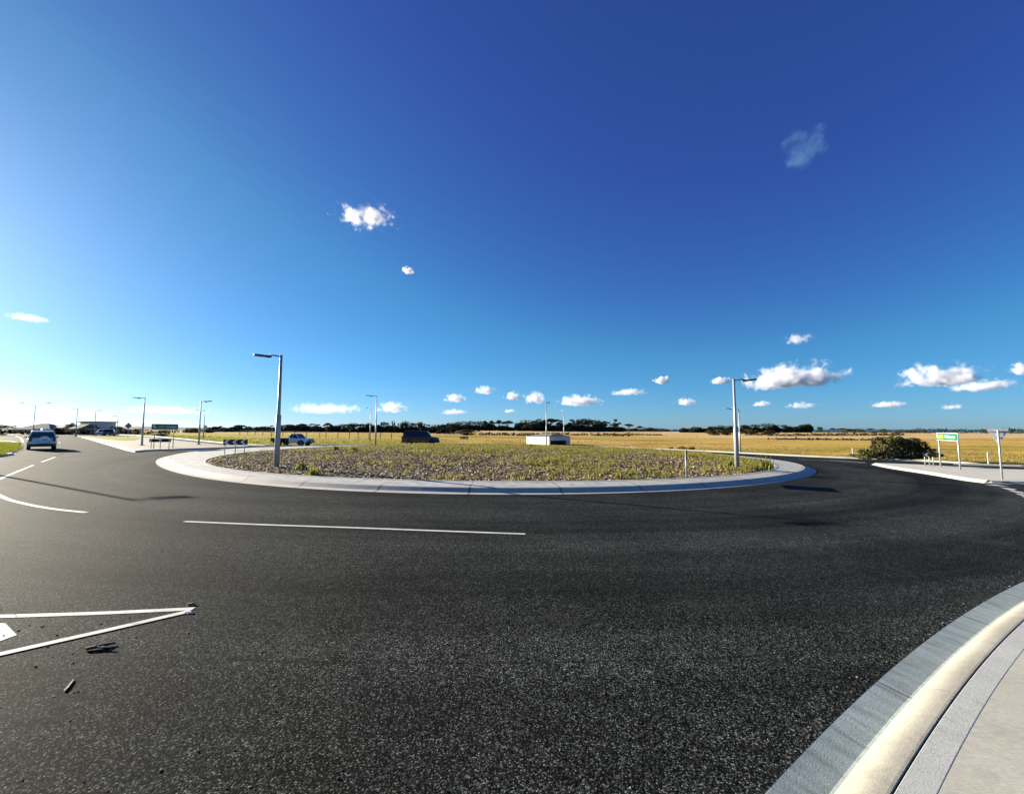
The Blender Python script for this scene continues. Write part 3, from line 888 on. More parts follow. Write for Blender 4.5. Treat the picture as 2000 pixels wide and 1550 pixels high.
# right sign
pa, pb = at(1835.5, 911, .14), at(1873.5, 917, .14)
c = (pa + pb) / 2; w_ = (pb - pa).length
zt, zb = z_for(c.x, c.y, 845.3), z_for(c.x, c.y, 860)
direction_sign(Vector((c.x, c.y, min(pa.z, pb.z))), facing(pa, pb), w_ * 1.13, zt - zb, (zt + zb) / 2 - min(pa.z, pb.z), 'Melbourne', 'B420', 'green and white direction sign lettered Melbourne, on two white posts on the right island', (-w_ / 2, w_ / 2), (pa.z - min(pa.z, pb.z), pb.z - min(pa.z, pb.z)), .045)
pa, pb = at(301, 876, .14), at(338.5, 874.5, .14)
c = (pa + pb) / 2; w_ = (pb - pa).length; z0 = min(pa.z, pb.z)
zt, zb = z_for(c.x, c.y, 827.8), z_for(c.x, c.y, 838.6)
direction_sign(Vector((c.x, c.y, z0)), facing(pa, pb), w_ * 1.40, zt - zb, (zt + zb) / 2 - z0, 'Cowes', 'B420', 'dark green direction sign lettered Cowes, on two thin posts on the left island', (-w_ / 2, w_ / 2), None, .035, patch=False)

def chevron_board(loc, rz, w, h, zc, n, label, post_x, both=False, back=False):
    t = empty('chevron_board', loc, rz); tag(t, label, 'hazard board', 'black and white hazard boards')
    mb = MB(); mb.prism([(-w / 2, -h / 2), (w / 2, -h / 2), (w / 2, h / 2), (-w / 2, h / 2)], .018, (0, .012, zc), (1, 0, 0), (0, 0, 1)); p = mb.build('board', M['black'], t)
    mb = MB(); d = h * .5; th = h * .42
    def chev(cx, s): return [(cx + s * 0, 0), (cx + s * d, h / 2 - .01), (cx + s * (d + th), h / 2 - .01), (cx + s * th, 0), (cx + s * (d + th), -h / 2 + .01), (cx + s * d, -h / 2 + .01)]
    if both:
        for s_ in (-1, 1):
            q = chev(s_ * (w / 2 - .02), -s_)
            mb = MB(); mb.prism(q if s_ < 0 else q[::-1], .004, (0, -.0075, zc), (1, 0, 0), (0, 0, 1)); mb.build('arrow', M['white'], p)
        mb = MB(); mb.prism([(-h * .55, 0), (0, -h * .4), (h * .55, 0), (0, h * .4)], .004, (0, -.0075, zc), (1, 0, 0), (0, 0, 1))
    else:
        for i in range(n):
            cx = -w / 2 + w * (i + .08) / n; mb = MB(); mb.prism(chev(cx, 1), .004, (0, -.0075, zc), (1, 0, 0), (0, 0, 1))
            mb.build('chevron', M['white'], p)
        mb = MB()
    mb.v and mb.build('diamond', M['white'], p)
    posts(t, post_x, zc + h * .4, None, .028)
    return t
pa, pb = at(443, 889, .25), at(473.5, 883.5, .25)
c = (pa + pb) / 2; zt, zb = z_for(c.x, c.y, 857.8), z_for(c.x, c.y, 868.5)
wl = (pb - pa).length
chevron_board(Vector((c.x, c.y, c.z)), facing(pa, pb) * .35, 40 * c.y / F * 1.0, zt - zb, (zt + zb) / 2 - c.z, 3, 'black board with three white chevrons pointing left, on the left end of the mulched island', (-.42 * 40 * c.y / F, 0, .38 * 40 * c.y / F))
pa, pb = at(294, 876.8, .14), at(329, 875.8, .14)
c = (pa + pb) / 2; zt, zb = z_for(c.x, c.y, 856.8), z_for(c.x, c.y, 863); w_ = 41 * c.y / F
chevron_board(c, 0.04, w_, zt - zb, (zt + zb) / 2 - c.z, 1, 'black board with outward white arrows and a white diamond, below the green Cowes sign', (-.42 * w_, 0, .40 * w_), both=True)
# seen edge-on at the right of the mound
g = at(1343, 930, .28); g.z = gz(g.x, g.y); dv = Vector((g.x, g.y)).normalized(); zt = z_for(g.x, g.y, 879.5)
cc = g + Vector((dv.x, dv.y, 0)) * .78
chevron_board(Vector((cc.x, cc.y, g.z)), math.atan2(dv.y, dv.x), 1.6, .45, zt - g.z - .225, 3, 'hazard board seen edge-on, a thin upright on the right half of the mulched island', (-.74, 0, .74))
pa, pb = at(1810, 911.5, .14), at(1824, 910.5, .14)
c = (pa + pb) / 2; zt, zb = z_for(c.x, c.y, 884), z_for(c.x, c.y, 892); dv = Vector((1, -.05))
chevron_board(c, R(-12), 20 * c.y / F * 1.0, zt - zb, (zt + zb) / 2 - c.z, 1, 'small hazard board on three white posts beside the Melbourne sign', (-.25, 0, .22))

# give-way sign from behind
g = at(1957.5, 936, .14); zt, zb = z_for(g.x, g.y, 837), z_for(g.x, g.y, 866)
t = empty('give_way_sign', g, R(-38)); tag(t, 'give-way sign from its bare back, a pale inverted triangle on a leaning post', 'road sign')
w_ = 23.5 * g.y / F / math.cos(R(38)) * .98
mb = MB(); mb.prism([(-w_ / 2, zt - g.z), (-w_ / 2, zt - g.z - .03), (-.03, zb - g.z), (.03, zb - g.z), (w_ / 2, zt - g.z - .03), (w_ / 2, zt - g.z)], .006, (0, .075, 0), (1, 0, 0), (0, 0, 1)); mb.build('panel', M['alu'], t)
mb = MB(); mb.tube([(0, 0, -.05), (0, 0, zt - g.z - .05)], .038, 10); mb.build('post', M['galv'], t, True)
mb = MB(); mb.box((0, .052, zt - g.z - .13), (w_ * .82, .03, .035)); mb.build('bracket', M['galv'], t); mb = MB(); mb.box((0, .052, zt - g.z - .42), (w_ * .36, .03, .03)); mb.build('bracket', M['galv'], t)

def small_sign(loc, w, h, zc, poly, face, label, name, cat, sym=None, rz=0.0):
    t = empty(name, loc, rz); tag(t, label, cat)
    mb = MB(); mb.prism([(x * w / 2, y * h / 2) for x, y in poly], .01, (0, 0, zc), (1, 0, 0), (0, 0, 1)); p = mb.build('panel', face, t)
    if sym:
        for q in sym:
            mb = MB(); mb.prism([(x * w / 2, y * h / 2) for x, y in q], .004, (0, -.012, zc), (1, 0, 0), (0, 0, 1)); mb.build('symbol', M['white'], p)
    posts(t, (0,), zc, None, .03, .04)
dia = [(0, -1), (1, 0), (0, 1), (-1, 0)]
M['teal'] = mat('sign_dull_green', (.045, .12, .105), .5)
g = far(252.5, 72)
zt, zb = z_for(g.x, g.y, 825), z_for(g.x, g.y, 837.2)
ring = [[(.45 * math.cos(a), .45 * math.sin(a)), (.45 * math.cos(a + .7), .45 * math.sin(a + .7)), (.28 * math.cos(a + .7), .28 * math.sin(a + .7)), (.28 * math.cos(a), .28 * math.sin(a))] for a in (0, 2.1, 4.2)]
small_sign(g, 14.5 * 72 / F, zt - zb, (zt + zb) / 2 - g.z, dia, M['teal'], 'dull green diamond warning sign left of the lamp on the left island', 'warning_sign', 'road sign', ring)
g = far(403, 92); zt, zb = z_for(g.x, g.y, 829), z_for(g.x, g.y, 838)
small_sign(g, 9 * 92 / F, zt - zb, (zt + zb) / 2 - g.z, [(-.8, -1), (.8, -1), (.8, -.1), (1, -.05), (0, 1), (-1, -.05), (-.8, -.1)], M['alu'], 'grey peaked sign back just right of the thin far lamp post', 'warning_sign', 'road sign', [[(-.1, -.7), (.1, -.7), (.1, .3), (-.1, .3)]])
# noticeboard in the field
g = far(907, 70); t = empty('notice_board', g, 0); tag(t, 'small dark notice board on two pale legs, right of the black four-wheel drive', 'notice board')
zt, zb = z_for(g.x, g.y, 852), z_for(g.x, g.y, 857); w_ = 16 * 70 / F
mb = MB(); mb.box((0, 0, (zt + zb) / 2 - g.z), (w_, .05, zt - zb)); mb.build('board', M['black'], t)
for x in (-.25, .2):
    mb = MB(); mb.box((x * w_, -.03, (zt + zb) / 2 - g.z), (w_ * .28, .01, (zt - zb) * .35)); mb.build('notice', M['alu'], t)
for x in (-.06, .45):
    mb = MB(); mb.box((x * w_, .05, (zt - g.z) / 2 - .05), (.09, .05, zt - g.z)); mb.build('leg', M['white'], t)
# roadside guide posts at the right
for px, py, lab in ((1931, 905, 'white guide post in the grass beyond the right road, left of the give-way sign'), (1666, 892, 'short guide post at the left end of the large shrub')):
    g = at(px, py); mb = MB(); mb.box((0, 0, .45), (.10, .03, .95)); o = mb.build('guide_post', M['white']); o.location = g
    tag(o, lab, 'guide post')

# ------------------------------------------------------------------ vehicles (local: +Y forward, origin on the ground under the middle)
def loft(mb, prof, wf):
    n = len(prof)
    vs = [(-wf(y, z), y, z) for y, z in prof] + [(wf(y, z), y, z) for y, z in prof]
    fs = [tuple(range(n)), tuple(range(2 * n - 1, n - 1, -1))] + [(i, i + n, (i + 1) % n + n, (i + 1) % n) for i in range(n)]
    return mb.add(vs, fs)

def wheel(t, x, y, r_, w, spokes=6):
    s_ = 1 if x > 0 else -1
    def lathe(prof, n=20):
        vs, fs = [], []; k = len(prof)
        for i in range(n):
            a = 2 * math.pi * i / n
            for px_, pr in prof: vs.append((x + s_ * px_, y + pr * math.cos(a), r_ + pr * math.sin(a)))
        for i in range(n):
            for q in range(k - 1): fs.append((i * k + q, ((i + 1) % n) * k + q, ((i + 1) % n) * k + q + 1, i * k + q + 1))
        return vs, fs
    e = empty('wheel', (0, 0, 0)); e.parent = t; CHILD.setdefault(t.name, []).append(e)
    mb = MB(); mb.add(*lathe([(-w / 2, r_ * .3), (-w / 2, r_ * .93), (-w * .32, r_), (w * .32, r_), (w / 2, r_ * .93), (w / 2, r_ * .68), (w * .32, r_ * .64)])); mb.build('tyre', M['tyre'], e, True)
    mb = MB(); mb.add(*lathe([(w * .30, r_ * .66), (w * .47, r_ * .66), (w * .47, r_ * .58), (w * .36, r_ * .56)]))
    mb.add(*lathe([(w * .20, .0), (w * .20, r_ * .6)]))
    for i in range(spokes):
        a = 2 * math.pi * i / spokes; ca, sa = math.cos(a), math.sin(a); q = .035
        P = [(r_ * .08, -q), (r_ * .60, -q * 1.3), (r_ * .60, q * 1.3), (r_ * .08, q)]
        mb.add([(x + s_ * w * .42, y + u * ca - v * sa, r_ + u * sa + v * ca) for u, v in P], [(0, 1, 2, 3)])
    mb.build('rim', M['rim'], e)

def pane(name, pts, t, m): 
    mb = MB(); n = len(pts); mb.add(pts, [tuple(range(n))]); return mb.build(name, m, t)

def car(loc, rz, L, Wd, H, paint, label, cat='car', name='car', spare=False, rack=False, clad=True, bonnet=.98, group=None):
    t = empty(name, loc, rz); tag(t, label, cat, group)
    h2 = L / 2; w = Wd / 2; belt = H * .60; gc = H * .17
    wf = lambda y, z: w * (1 - .06 * max(0, (gc + .25 - z)) - .05 * max(0, abs(y) / h2 - .75) * 4 * .5) - max(0, z - belt) * .30
    low = [(-h2 + .05, gc), (-h2, gc + .2), (-h2 + .02, belt - .12), (-h2 + .08, belt), (h2 * .40, belt), (h2 * .45, belt - .01), (h2 * .86, belt - .10), (h2 * .97, belt - .28), (h2, gc + .22), (h2 - .08, gc)]
    box_ = rack or spare; ra, rb = (.36, .58) if box_ else (.12, .46)
    cab = [(-h2 + .10, belt - .02), (-h2 + .27, H - .14), (-h2 + .45, H - .03), (-h2 * .2, H), (h2 * ra, H - .04), (h2 * rb, belt - .03)]
    if box_: cab[1] = (-h2 + .22, H - .14); cab[2] = (-h2 + .36, H - .03); low[4] = (h2 * (rb - .06), belt); low[5] = (h2 * (rb - .01), belt - .01)
    mb = MB(); loft(mb, low, wf); loft(mb, cab, wf)
    body = mb.build('body', paint, t, True, bevel=.045)
    o_ = .012
    for s_ in (-1, 1):
        def P(y, z): return (s_ * (wf(y, z) + o_), y, z)
        z0, z1 = belt + .05, H - .13
        pane('side_window', [P(-h2 + .28, z0), P(-h2 + .98, z0), P(-h2 + .98, z1), P(-h2 + .42, z1)], t, M['glass'])
        pane('side_window', [P(-h2 + 1.06, z0), P(-h2 * .06, z0), P(-h2 * .06, z1 + .01), P(-h2 + 1.06, z1)], t, M['glass'])
        pane('side_window', [P(-h2 * .03, z0), P(h2 * (rb - .09), z0), P(h2 * ra, z1), P(-h2 * .03, z1 + .01)], t, M['glass'])
        for yy in (-h2 * .60, h2 * .62): wheel(t, s_ * (w - .10), yy, H * .205, .24)
        for yy in (-h2 * .60, h2 * .62):                       # dark arch round each wheel
            mb = MB(); R0 = H * .205; n = 12; arc_ = []
            for i in range(n + 1):
                a = math.pi * (-.06 + 1.12 * i / n)
                arc_.append(((R0 * 1.27) * math.cos(a), (R0 * 1.27) * math.sin(a)))
            mb.prism([(yy + a, R0 + b) for a, b in arc_], .02 * 1.0, (s_ * (w * .995 - (.0 if s_ > 0 else -.0)) - (.0 if s_ > 0 else .02), 0, 0), (0, 1, 0), (0, 0, 1)); mb.build('wheel_arch', M['trim'], t)
        mb = MB(); mb.box((s_ * (w + .10), h2 * (rb - .12), belt + .08), (.20, .10, .15)); m_ = mb.build('mirror', paint, t, bevel=.02)
        if clad:
            mb = MB(); mb.box((s_ * (w * .97), .02, gc + .06), (.10, L * .44, .13)); mb.build('sill', M['trim'], t, bevel=.015)
        mb = MB(); mb.box((s_ * (w - .16), -h2 + .0, belt - .10), (.17, .10, .34)); mb.build('tail_light', M['red'], t, bevel=.015)
        mb = MB(); mb.box((s_ * (w - .28), h2 * .955, belt - .24), (.34, .14, .14)); mb.build('headlight', M['clear'], t, bevel=.02)
    # front and rear glass
    def Q(a, b, f0, f1, off):
        y0, z0 = a[0] + (b[0] - a[0]) * f0, a[1] + (b[1] - a[1]) * f0; y1, z1 = a[0] + (b[0] - a[0]) * f1, a[1] + (b[1] - a[1]) * f1
        n = Vector((0, -(b[1] - a[1]), b[0] - a[0])).normalized() * off
        return [(-(wf(y0, z0) - .07), y0 + n.y, z0 + n.z), (wf(y0, z0) - .07, y0 + n.y, z0 + n.z), (wf(y1, z1) - .07, y1 + n.y, z1 + n.z), (-(wf(y1, z1) - .07), y1 + n.y, z1 + n.z)]
    pane('windscreen', Q(cab[5], cab[4], .10, .92, -.016), t, M['glass'])
    pane('rear_window', Q(cab[0], cab[1], .12, .95, .016), t, M['glass'])
    mb = MB(); mb.box((0, -h2 + .03, gc + .13), (Wd * .94, .16, .24)); mb.build('rear_bumper', M['trim'] if clad else paint, t, bevel=.03)
    mb = MB(); mb.box((0, h2 - .05, gc + .13), (Wd * .90, .16, .26)); mb.build('front_bumper', M['trim'] if clad else paint, t, bevel=.03)
    mb = MB(); mb.box((-.38 if spare else 0, -h2 - .022, belt - .26), (.37, .012, .11)); mb.build('number_plate', M['white'], t)
    mb = MB(); mb.box((0, h2 * .975, belt - .27), (Wd * .42, .08, .16)); mb.build('grille', M['trim'], t)
    if spare:
        mb = MB(); mb.tube([(.12, -h2 - .02, belt - .14), (.12, -h2 - .06, belt - .14), (.12, -h2 - .24, belt - .14), (.12, -h2 - .27, belt - .14)], [.30, .345, .345, .26], 22); mb.build('spare_wheel', paint, t, True)
        mb = MB(); mb.box((.12, -h2 - .276, belt - .14), (.30, .01, .06)); mb.build('spare_cover_badge', M['trim'], t)
    if rack:
        mb = MB()
        for s_ in (-1, 1): mb.tube([(s_ * w * .62, -h2 + .5, H + .06), (s_ * w * .62, h2 * .08, H + .05)], .022, 6)
        for yy in (-h2 * .6, -h2 * .25, 0): mb.tube([(-w * .66, yy, H + .075), (w * .66, yy, H + .075)], .02, 6)
        mb.build('roof_rack', M['trim'], t)
        mb = MB(); mb.tube([(w * .93, h2 * .40, belt), (w * .97, h2 * .52, belt + .62)], .045, 8); mb.build('snorkel', M['trim'], t, True)
    return t

def head_to(p, dx, dy): return math.atan2(-dx, dy)       # rotation so +Y points along (dx, dy)
# white four-wheel drive driving away on the left
g = at(80, 878.5)
vd = Vector((g.x, g.y)).normalized()
car(g + Vector((vd.x, vd.y, 0)) * 2.0, math.atan2(-vd.x, vd.y) + R(1), 4.25, 1.72, 1.70, M['wcar'], 'white four-wheel drive seen from behind with a spare wheel on its rear door, driving away', 'four-wheel drive', 'four_wheel_drive', spare=True)
# black four-wheel drive beyond the mound
g = at(822, 868.6)
car(g, math.atan2(-1, .16), 73 / 71 * 4.95 * g.y / 59, 1.98, 26 * g.y / F + .06, M['bcar'], 'black four-wheel drive with a roof rack passing behind the mound', 'four-wheel drive', 'four_wheel_drive', rack=True)
# parked pair
g = far(205, 100); car(g, R(-155), 4.5, 1.78, 1.5, M['wcar'], 'white car facing this way, beside the dark car below the two-storey house', 'car', clad=False)
g = far(216.5, 97); car(g, math.atan2(.62, .78), 4.5, 1.85, 1.55, M['dcar'], 'dark car seen from behind, right of the white car below the two-storey house', 'car', clad=False)
g = far(93, 112); car(g, R(-125), 4.5, 1.8, 1.55, M['wcar'], 'distant white car on the road crest, just above the roof of the white four-wheel drive', 'car', clad=False)

# white utility truck
g = at(571, 871.0)
t = empty('utility_truck', g, math.atan2(-1, -.06)); tag(t, 'white utility truck with a dark tray and bull bar, behind the tall left lamp', 'truck')
t.scale = (g.y / 52 * 85 / 96.7,) * 3
L, w = 5.35, .93; h2 = L / 2; belt = 1.08
wf = lambda y, z: w * (1 - .04 * max(0, abs(y) / h2 - .8) * 5) - max(0, z - belt) * .28
mb = MB()
loft(mb, [(.05, .48), (-.02, .6), (-.02, 1.08), (1.40, 1.10), (1.5, 1.08), (2.35, .98), (2.52, .82), (2.52, .55), (2.4, .48)], wf)
loft(mb, [(-.02, 1.06), (.03, 1.62), (.12, 1.74), (.75, 1.76), (.92, 1.70), (1.48, 1.08)], wf)
mb.build('body', M['wcar'], t, True, bevel=.045)
for s_ in (-1, 1):
    P = lambda y, z: (s_ * (wf(y, z) + .012), y, z)
    pane('side_window', [P(.12, 1.14), P(.48, 1.14), P(.48, 1.62), P(.16, 1.60)], t, M['glass'])
    pane('side_window', [P(.54, 1.14), P(1.30, 1.14), P(.92, 1.62), P(.54, 1.63)], t, M['glass'])
    for yy in (-1.45, 1.72):
        wheel(t, s_ * (w - .10), yy, .38, .26)
        mb = MB(); mb.prism([(yy + .52 * math.cos(math.pi * (-.05 + 1.1 * i / 12)), .38 + .50 * math.sin(math.pi * (-.05 + 1.1 * i / 12))) for i in range(13)], .02, (s_ * w * 1.0 - (0 if s_ > 0 else .02), 0, 0), (0, 1, 0), (0, 0, 1)); mb.build('wheel_arch', M['trim'], t)
    mb = MB(); mb.box((s_ * (w + .12), 1.22, 1.18), (.2, .1, .2)); mb.build('mirror', M['trim'], t, bevel=.02)
    mb = MB(); mb.box((s_ * (w - .2), 2.44, .86), (.28, .16, .16)); mb.build('headlight', M['clear'], t, bevel=.02)
pane('windscreen', [(-.80, 1.46, 1.14), (.80, 1.46, 1.14), (.70, .96, 1.68), (-.70, .96, 1.68)], t, M['glass'])
mb = MB(); mb.box((0, -1.36, .74), (1.86, 2.55, .12)); mb.box((0, -1.36, .58), (.9, 2.5, .2)); mb.build('tray', M['trim'], t, bevel=.01)
mb = MB(); mb.box((0, -1.36, .98), (1.84, 2.5, .34)); mb.build('tray_cover', M['canvas'], t, bevel=.04)
mb = MB()
for s_ in (-1, 1): mb.tube([(s_ * .8, -.10, .8), (s_ * .8, -.10, 1.5)], .03, 8); mb.tube([(s_ * .8, -2.55, .8), (s_ * .8, -2.55, 1.75)], .025, 8)
mb.tube([(-.8, -.10, 1.5), (.8, -.10, 1.5)], .03, 8); mb.tube([(-.8, -2.55, 1.75), (.8, -2.55, 1.75)], .025, 8)
mb.build('headboard', M['trim'], t)
mb = MB()
mb.box((0, 2.66, .62), (1.7, .16, .26)); 
for s_ in (-1, 1): mb.tube([(s_ * .5, 2.68, .6), (s_ * .46, 2.72, 1.02)], .035, 8)
mb.tube([(-.62, 2.72, 1.02), (.62, 2.72, 1.02)], .035, 8); mb.tube([(-.8, 2.7, .84), (.8, 2.7, .84)], .03, 8)
mb.build('bull_bar', M['trim'], t)
mb = MB(); mb.box((0, 2.745, .66), (.37, .012, .11)); mb.build('number_plate', M['white'], t)

# ------------------------------------------------------------------ buildings
def hip_roof(mb, x0, x1, y0, y1, z0, z1, ov=.5, ridge=.35):
    x0 -= ov; x1 += ov; y0 -= ov; y1 += ov; cy = (y0 + y1) / 2; k = (y1 - y0) * ridge
    mb.add([(x0, y0, z0), (x1, y0, z0), (x1, y1, z0), (x0, y1, z0), (x0 + k, cy, z1), (x1 - k, cy, z1)], [(0, 1, 5, 4), (2, 3, 4, 5), (1, 2, 5), (3, 0, 4), (3, 2, 1, 0)])

def window(t, x, z, w, h, y, parent_wall):
    mb = MB()
    for q in ((x, z + h / 2, w, .08), (x, z - h / 2, w, .08)): mb.box((q[0], y - .02, q[1]), (q[2] + .08, .06, q[3]))
    for q in (x - w / 2, x + w / 2): mb.box((q, y - .021, z), (.08, .055, h - .08))
    fr = mb.build('window', M['white'], t)
    mb = MB(); mb.box((x, y - .005, z), (w - .08, .02, h - .08)); mb.build('pane', M['winglass'], fr)

# white hut by the far kerb
g = far(1072, 66); hr = R(-53)
t = empty('white_hut', g, 0); tag(t, 'low white hut with a grey roof and a dark opening beside the far road', 'hut')
nA = Vector((-.80, -.60, 0)); nB = Vector((.60, -.80, 0))
zt = z_for(g.x, g.y, 852.5) - g.z; lA, lB = 5.6, 4.6
c0 = Vector((0, 0, 0)); uA = Vector((-.60, .80, 0)); uB = Vector((.80, .60, 0))   # from the near corner
p0, p1, p2, p3 = c0, c0 + uB * lB, c0 + uB * lB + uA * lA, c0 + uA * lA
mb = MB()
def slab(a, b, z0, z1, th, inward):
    i = inward * th
    mb.add([a + Vector((0, 0, z0)), b + Vector((0, 0, z0)), b + i + Vector((0, 0, z0)), a + i + Vector((0, 0, z0)), a + Vector((0, 0, z1)), b + Vector((0, 0, z1)), b + i + Vector((0, 0, z1)), a + i + Vector((0, 0, z1))], [(3, 2, 1, 0), (4, 5, 6, 7), (0, 1, 5, 4), (1, 2, 6, 5), (2, 3, 7, 6), (3, 0, 4, 7)])
slab(p0, p3, -.3, zt, .12, uB); mb.build('side_wall', M['whitewall'], t)
for f in (.2, .4, .6, .8):
    mb = MB(); q = p0 + uA * lA * f; slab(q - uA * .03, q + uA * .03, -.25, zt - .03, .02, -uB); mb.build('cover_strip', M['bluegrey'], t)
mb = MB(); slab(p0 + uB * .125, p0 + uB * (lB - .9), zt * .52, zt - .002, .12, uA); slab(p1 - uB * .88, p1, -.3, zt - .002, .12, uA); slab(p0 + uB * .125, p0 + uB * .30, -.3, zt * .515, .10, uA); mb.build('front_wall', M['bluegrey'], t)  # front of the white hut: blue-grey of its shaded side put into the colour
mb = MB(); slab(p1, p2, -.3, zt - .004, .12, -uB); slab(p3 + uB * .125, p2 - uB * .125, -.3, zt - .004, .12, -uA); mb.build('rear_wall', M['bluegrey'], t)
mb = MB(); a, b = p0 + uB * .35 + uA * .6, p0 + uB * (lB - 1) + uA * .6; slab(a, b, -.2, zt * .50, .3, uA); mb.build('opening_shade', M['hole'], t)  # near-black block in the opening; its colour stands for the shade inside
mb = MB(); e_ = .12
q = [p0 - uB * e_ - uA * e_, p1 + uB * e_ - uA * e_, p2 + uB * e_ + uA * e_, p3 - uB * e_ + uA * e_]; ctr = (p0 + p2) / 2
rid = [ctr - uA * 1.3, ctr + uA * 1.3]
zr = z_for(g.x + ctr.x, g.y + ctr.y, 846.6) - g.z
V_ = [v + Vector((0, 0, zt + .01)) for v in q] + [v + Vector((0, 0, zr)) for v in rid]
mb.add(V_, [(0, 1, 4), (1, 2, 5, 4), (2, 3, 5), (3, 0, 4, 5), (3, 2, 1, 0)]); mb.build('roof', M['roof'], t)

# houses on the left
def house(px, depth, wpx, eave_py, ridge_py, dep, rz, label, wins, wall, roofm, ridge=.35, chimney=False):
    g = far(px, depth); t = empty('house', g, rz); tag(t, label, 'house')
    w_ = wpx * depth / F; ze = z_for(g.x, g.y, eave_py) - g.z; zr = z_for(g.x, g.y, ridge_py) - g.z
    mb = MB(); mb.box((0, dep / 2, ze / 2 - .3), (w_, dep, ze + .6)); mb.build('wall', wall, t)
    mb = MB(); hip_roof(mb, -w_ / 2, w_ / 2, 0, dep, ze + .01, zr, ridge=ridge); rf = mb.build('roof', roofm, t)
    if chimney:
        mb = MB(); mb.box((w_ * .18, dep * .5, zr - .1), (.8, .8, 1.0)); mb.build('chimney', wall, rf)
    for (x, z, ww, hh) in wins: window(t, x * w_, z * ze, ww, hh, 0, None)
    return t, g, w_, ze, zr
house(64, 165, 62, 838, 826.5, 11, R(8), 'long grey-roofed house at the far left behind the hedge', [(-.3, .5, 2.2, 1.2), (.05, .5, 1.6, 1.2), (.33, .5, 2.0, 1.2)], M['wall'], M['roof'], .45)
house(112, 168, 44, 837.5, 827, 9, R(-5), 'pale house with a low grey roof between the long house and the bare round tree', [(-.25, .5, 1.6, 1.1), (.2, .5, 1.6, 1.1)], M['wall'], M['roof'], .4, True)
house(147, 150, 17, 837, 827.5, 8, R(0), 'small gabled house behind the lamp left of the two-storey house', [(0, .55, 1.2, 1.1)], M['wall'], M['darkroof'], .05)
house(205, 175, 22, 839, 833.5, 9, 0, 'low pale-roofed house to the right of the two-storey house', [(-.2, .5, 1.4, .9)], M['wall'], M['roof'])
# two-storey flat-roofed house
g = far(176, 165); t = empty('house', g, R(4)); tag(t, 'two-storey flat-roofed house with glass balcony front', 'house')
w_ = 33 * 165 / F; H2 = z_for(g.x, g.y, 823) - g.z
mb = MB(); mb.box((0, 4, H2 * .5 - .3), (w_, 8, H2 + .0)); mb.build('wall', M['bluegrey'], t)
mb = MB(); mb.box((0, 3.9, H2 - .1), (w_ + 1.0, 9.2, .35)); mb.build('roof', M['darkroof'], t)
for (x, z, ww, hh) in ((-.12, .60, w_ * .52, H2 * .22), (.38, .68, w_ * .14, H2 * .22), (-.2, .2, w_ * .3, H2 * .2), (.2, .2, w_ * .25, H2 * .2)): window(t, x * w_, z * H2, ww, hh, 0, None)
mb = MB(); mb.box((-.06 * w_, -.75, H2 * .44), (w_ * .80, 1.4, .14)); bl = mb.build('balcony', M['white'], t)
mb = MB(); mb.box((-.06 * w_, -1.43, H2 * .52), (w_ * .80, .04, H2 * .14)); mb.build('railing', M['winglass'], bl)
for s_ in (-1, 1):
    mb = MB(); mb.add([(s_ * w_ * .5, .5, 0), (s_ * w_ * .5, 7, 0), (s_ * w_ * .5, 7, H2 * .45), (s_ * w_ * .5, .5, H2 * .45), (s_ * w_ * .82, .5, 0), (s_ * w_ * .82, 7, 0), (s_ * w_ * .82, 7, H2 * .12), (s_ * w_ * .82, .5, H2 * .12)], [(0, 1, 2, 3), (4, 5, 6, 7), (3, 2, 6, 7), (0, 4, 7, 3), (1, 2, 6, 5), (0, 1, 5, 4)]); mb.build('side_wing', M['bluegrey'], t)

# far low hill with buildings behind the left road, as land
def hill(px0, px1, depth, tops, m, name='hill'):
    vs, fs = [], []; n = len(tops)
    for j, (dd, f) in enumerate(((-90, 0), (-45, .55), (0, 1), (90, .6), (200, 0))):
        for i, py in enumerate(tops):
            px = px0 + (px1 - px0) * i / (n - 1); y = depth + dd; x = (px - 1000) / F * y
            zt_ = CH + (HY - py) * depth / F
            vs.append((x, y, Z(x, y) - 1 + (zt_ - Z(x, y) + 1) * f))
    for j in range(4):
        for i in range(n - 1): fs.append((j * n + i, j * n + i + 1, (j + 1) * n + i + 1, (j + 1) * n + i))
    me = bpy.data.meshes.new(name); me.from_pydata(vs, [], fs); me.update()
    return tag(link(name, me, m, smooth=True), kind='structure')
M['hillm'] = mat('far_hill', (.13, .15, .13), .95, var=.3, vscale=.02, spec=.05)
hill(-120, 470, 620, [838, 836, 834, 833, 835, 833.5, 832.5, 833.5, 832, 832.5, 833, 832.5, 833.5, 834, 835, 836, 837.5], M['hillm'])

# ------------------------------------------------------------------ trees
def leaf_cloud(blobs, n, size, rng, flat=.5):
    """blobs: (cx, cy, cz, rx, ry, rz); leaf quads through each blob, denser towards its shell"""
    vol = np.array([b[3] * b[4] * b[5] for b in blobs]) ** .75; cnt = np.maximum(4, (n * vol / vol.sum()).astype(int))
    C = []
    for b, k in zip(blobs, cnt):
        d = rng.normal(size=(k, 3)); d /= np.linalg.norm(d, axis=1)[:, None]
        rr = rng.uniform(.35, 1.0, (k, 1)) ** .5 * rng.uniform(.85, 1.12, (k, 1))
        C.append(np.array(b[:3]) + d * rr * np.array(b[3:]))
    C = np.concatenate(C); k = len(C)
    a = rng.normal(size=(k, 3)); a[:, 2] *= flat; a /= np.linalg.norm(a, axis=1)[:, None]
    b = np.cross(a, rng.normal(size=(k, 3))); b /= np.linalg.norm(b, axis=1)[:, None]
    s_ = size * rng.uniform(.6, 1.4, (k, 1))
    V = np.stack([C - a * s_ - b * s_ * .55, C + a * s_ - b * s_ * .4, C + a * s_ * .9 + b * s_ * .55, C - a * s_ * .8 + b * s_ * .45], 1).reshape(-1, 3)
    return V, np.arange(k * 4).reshape(-1, 4)

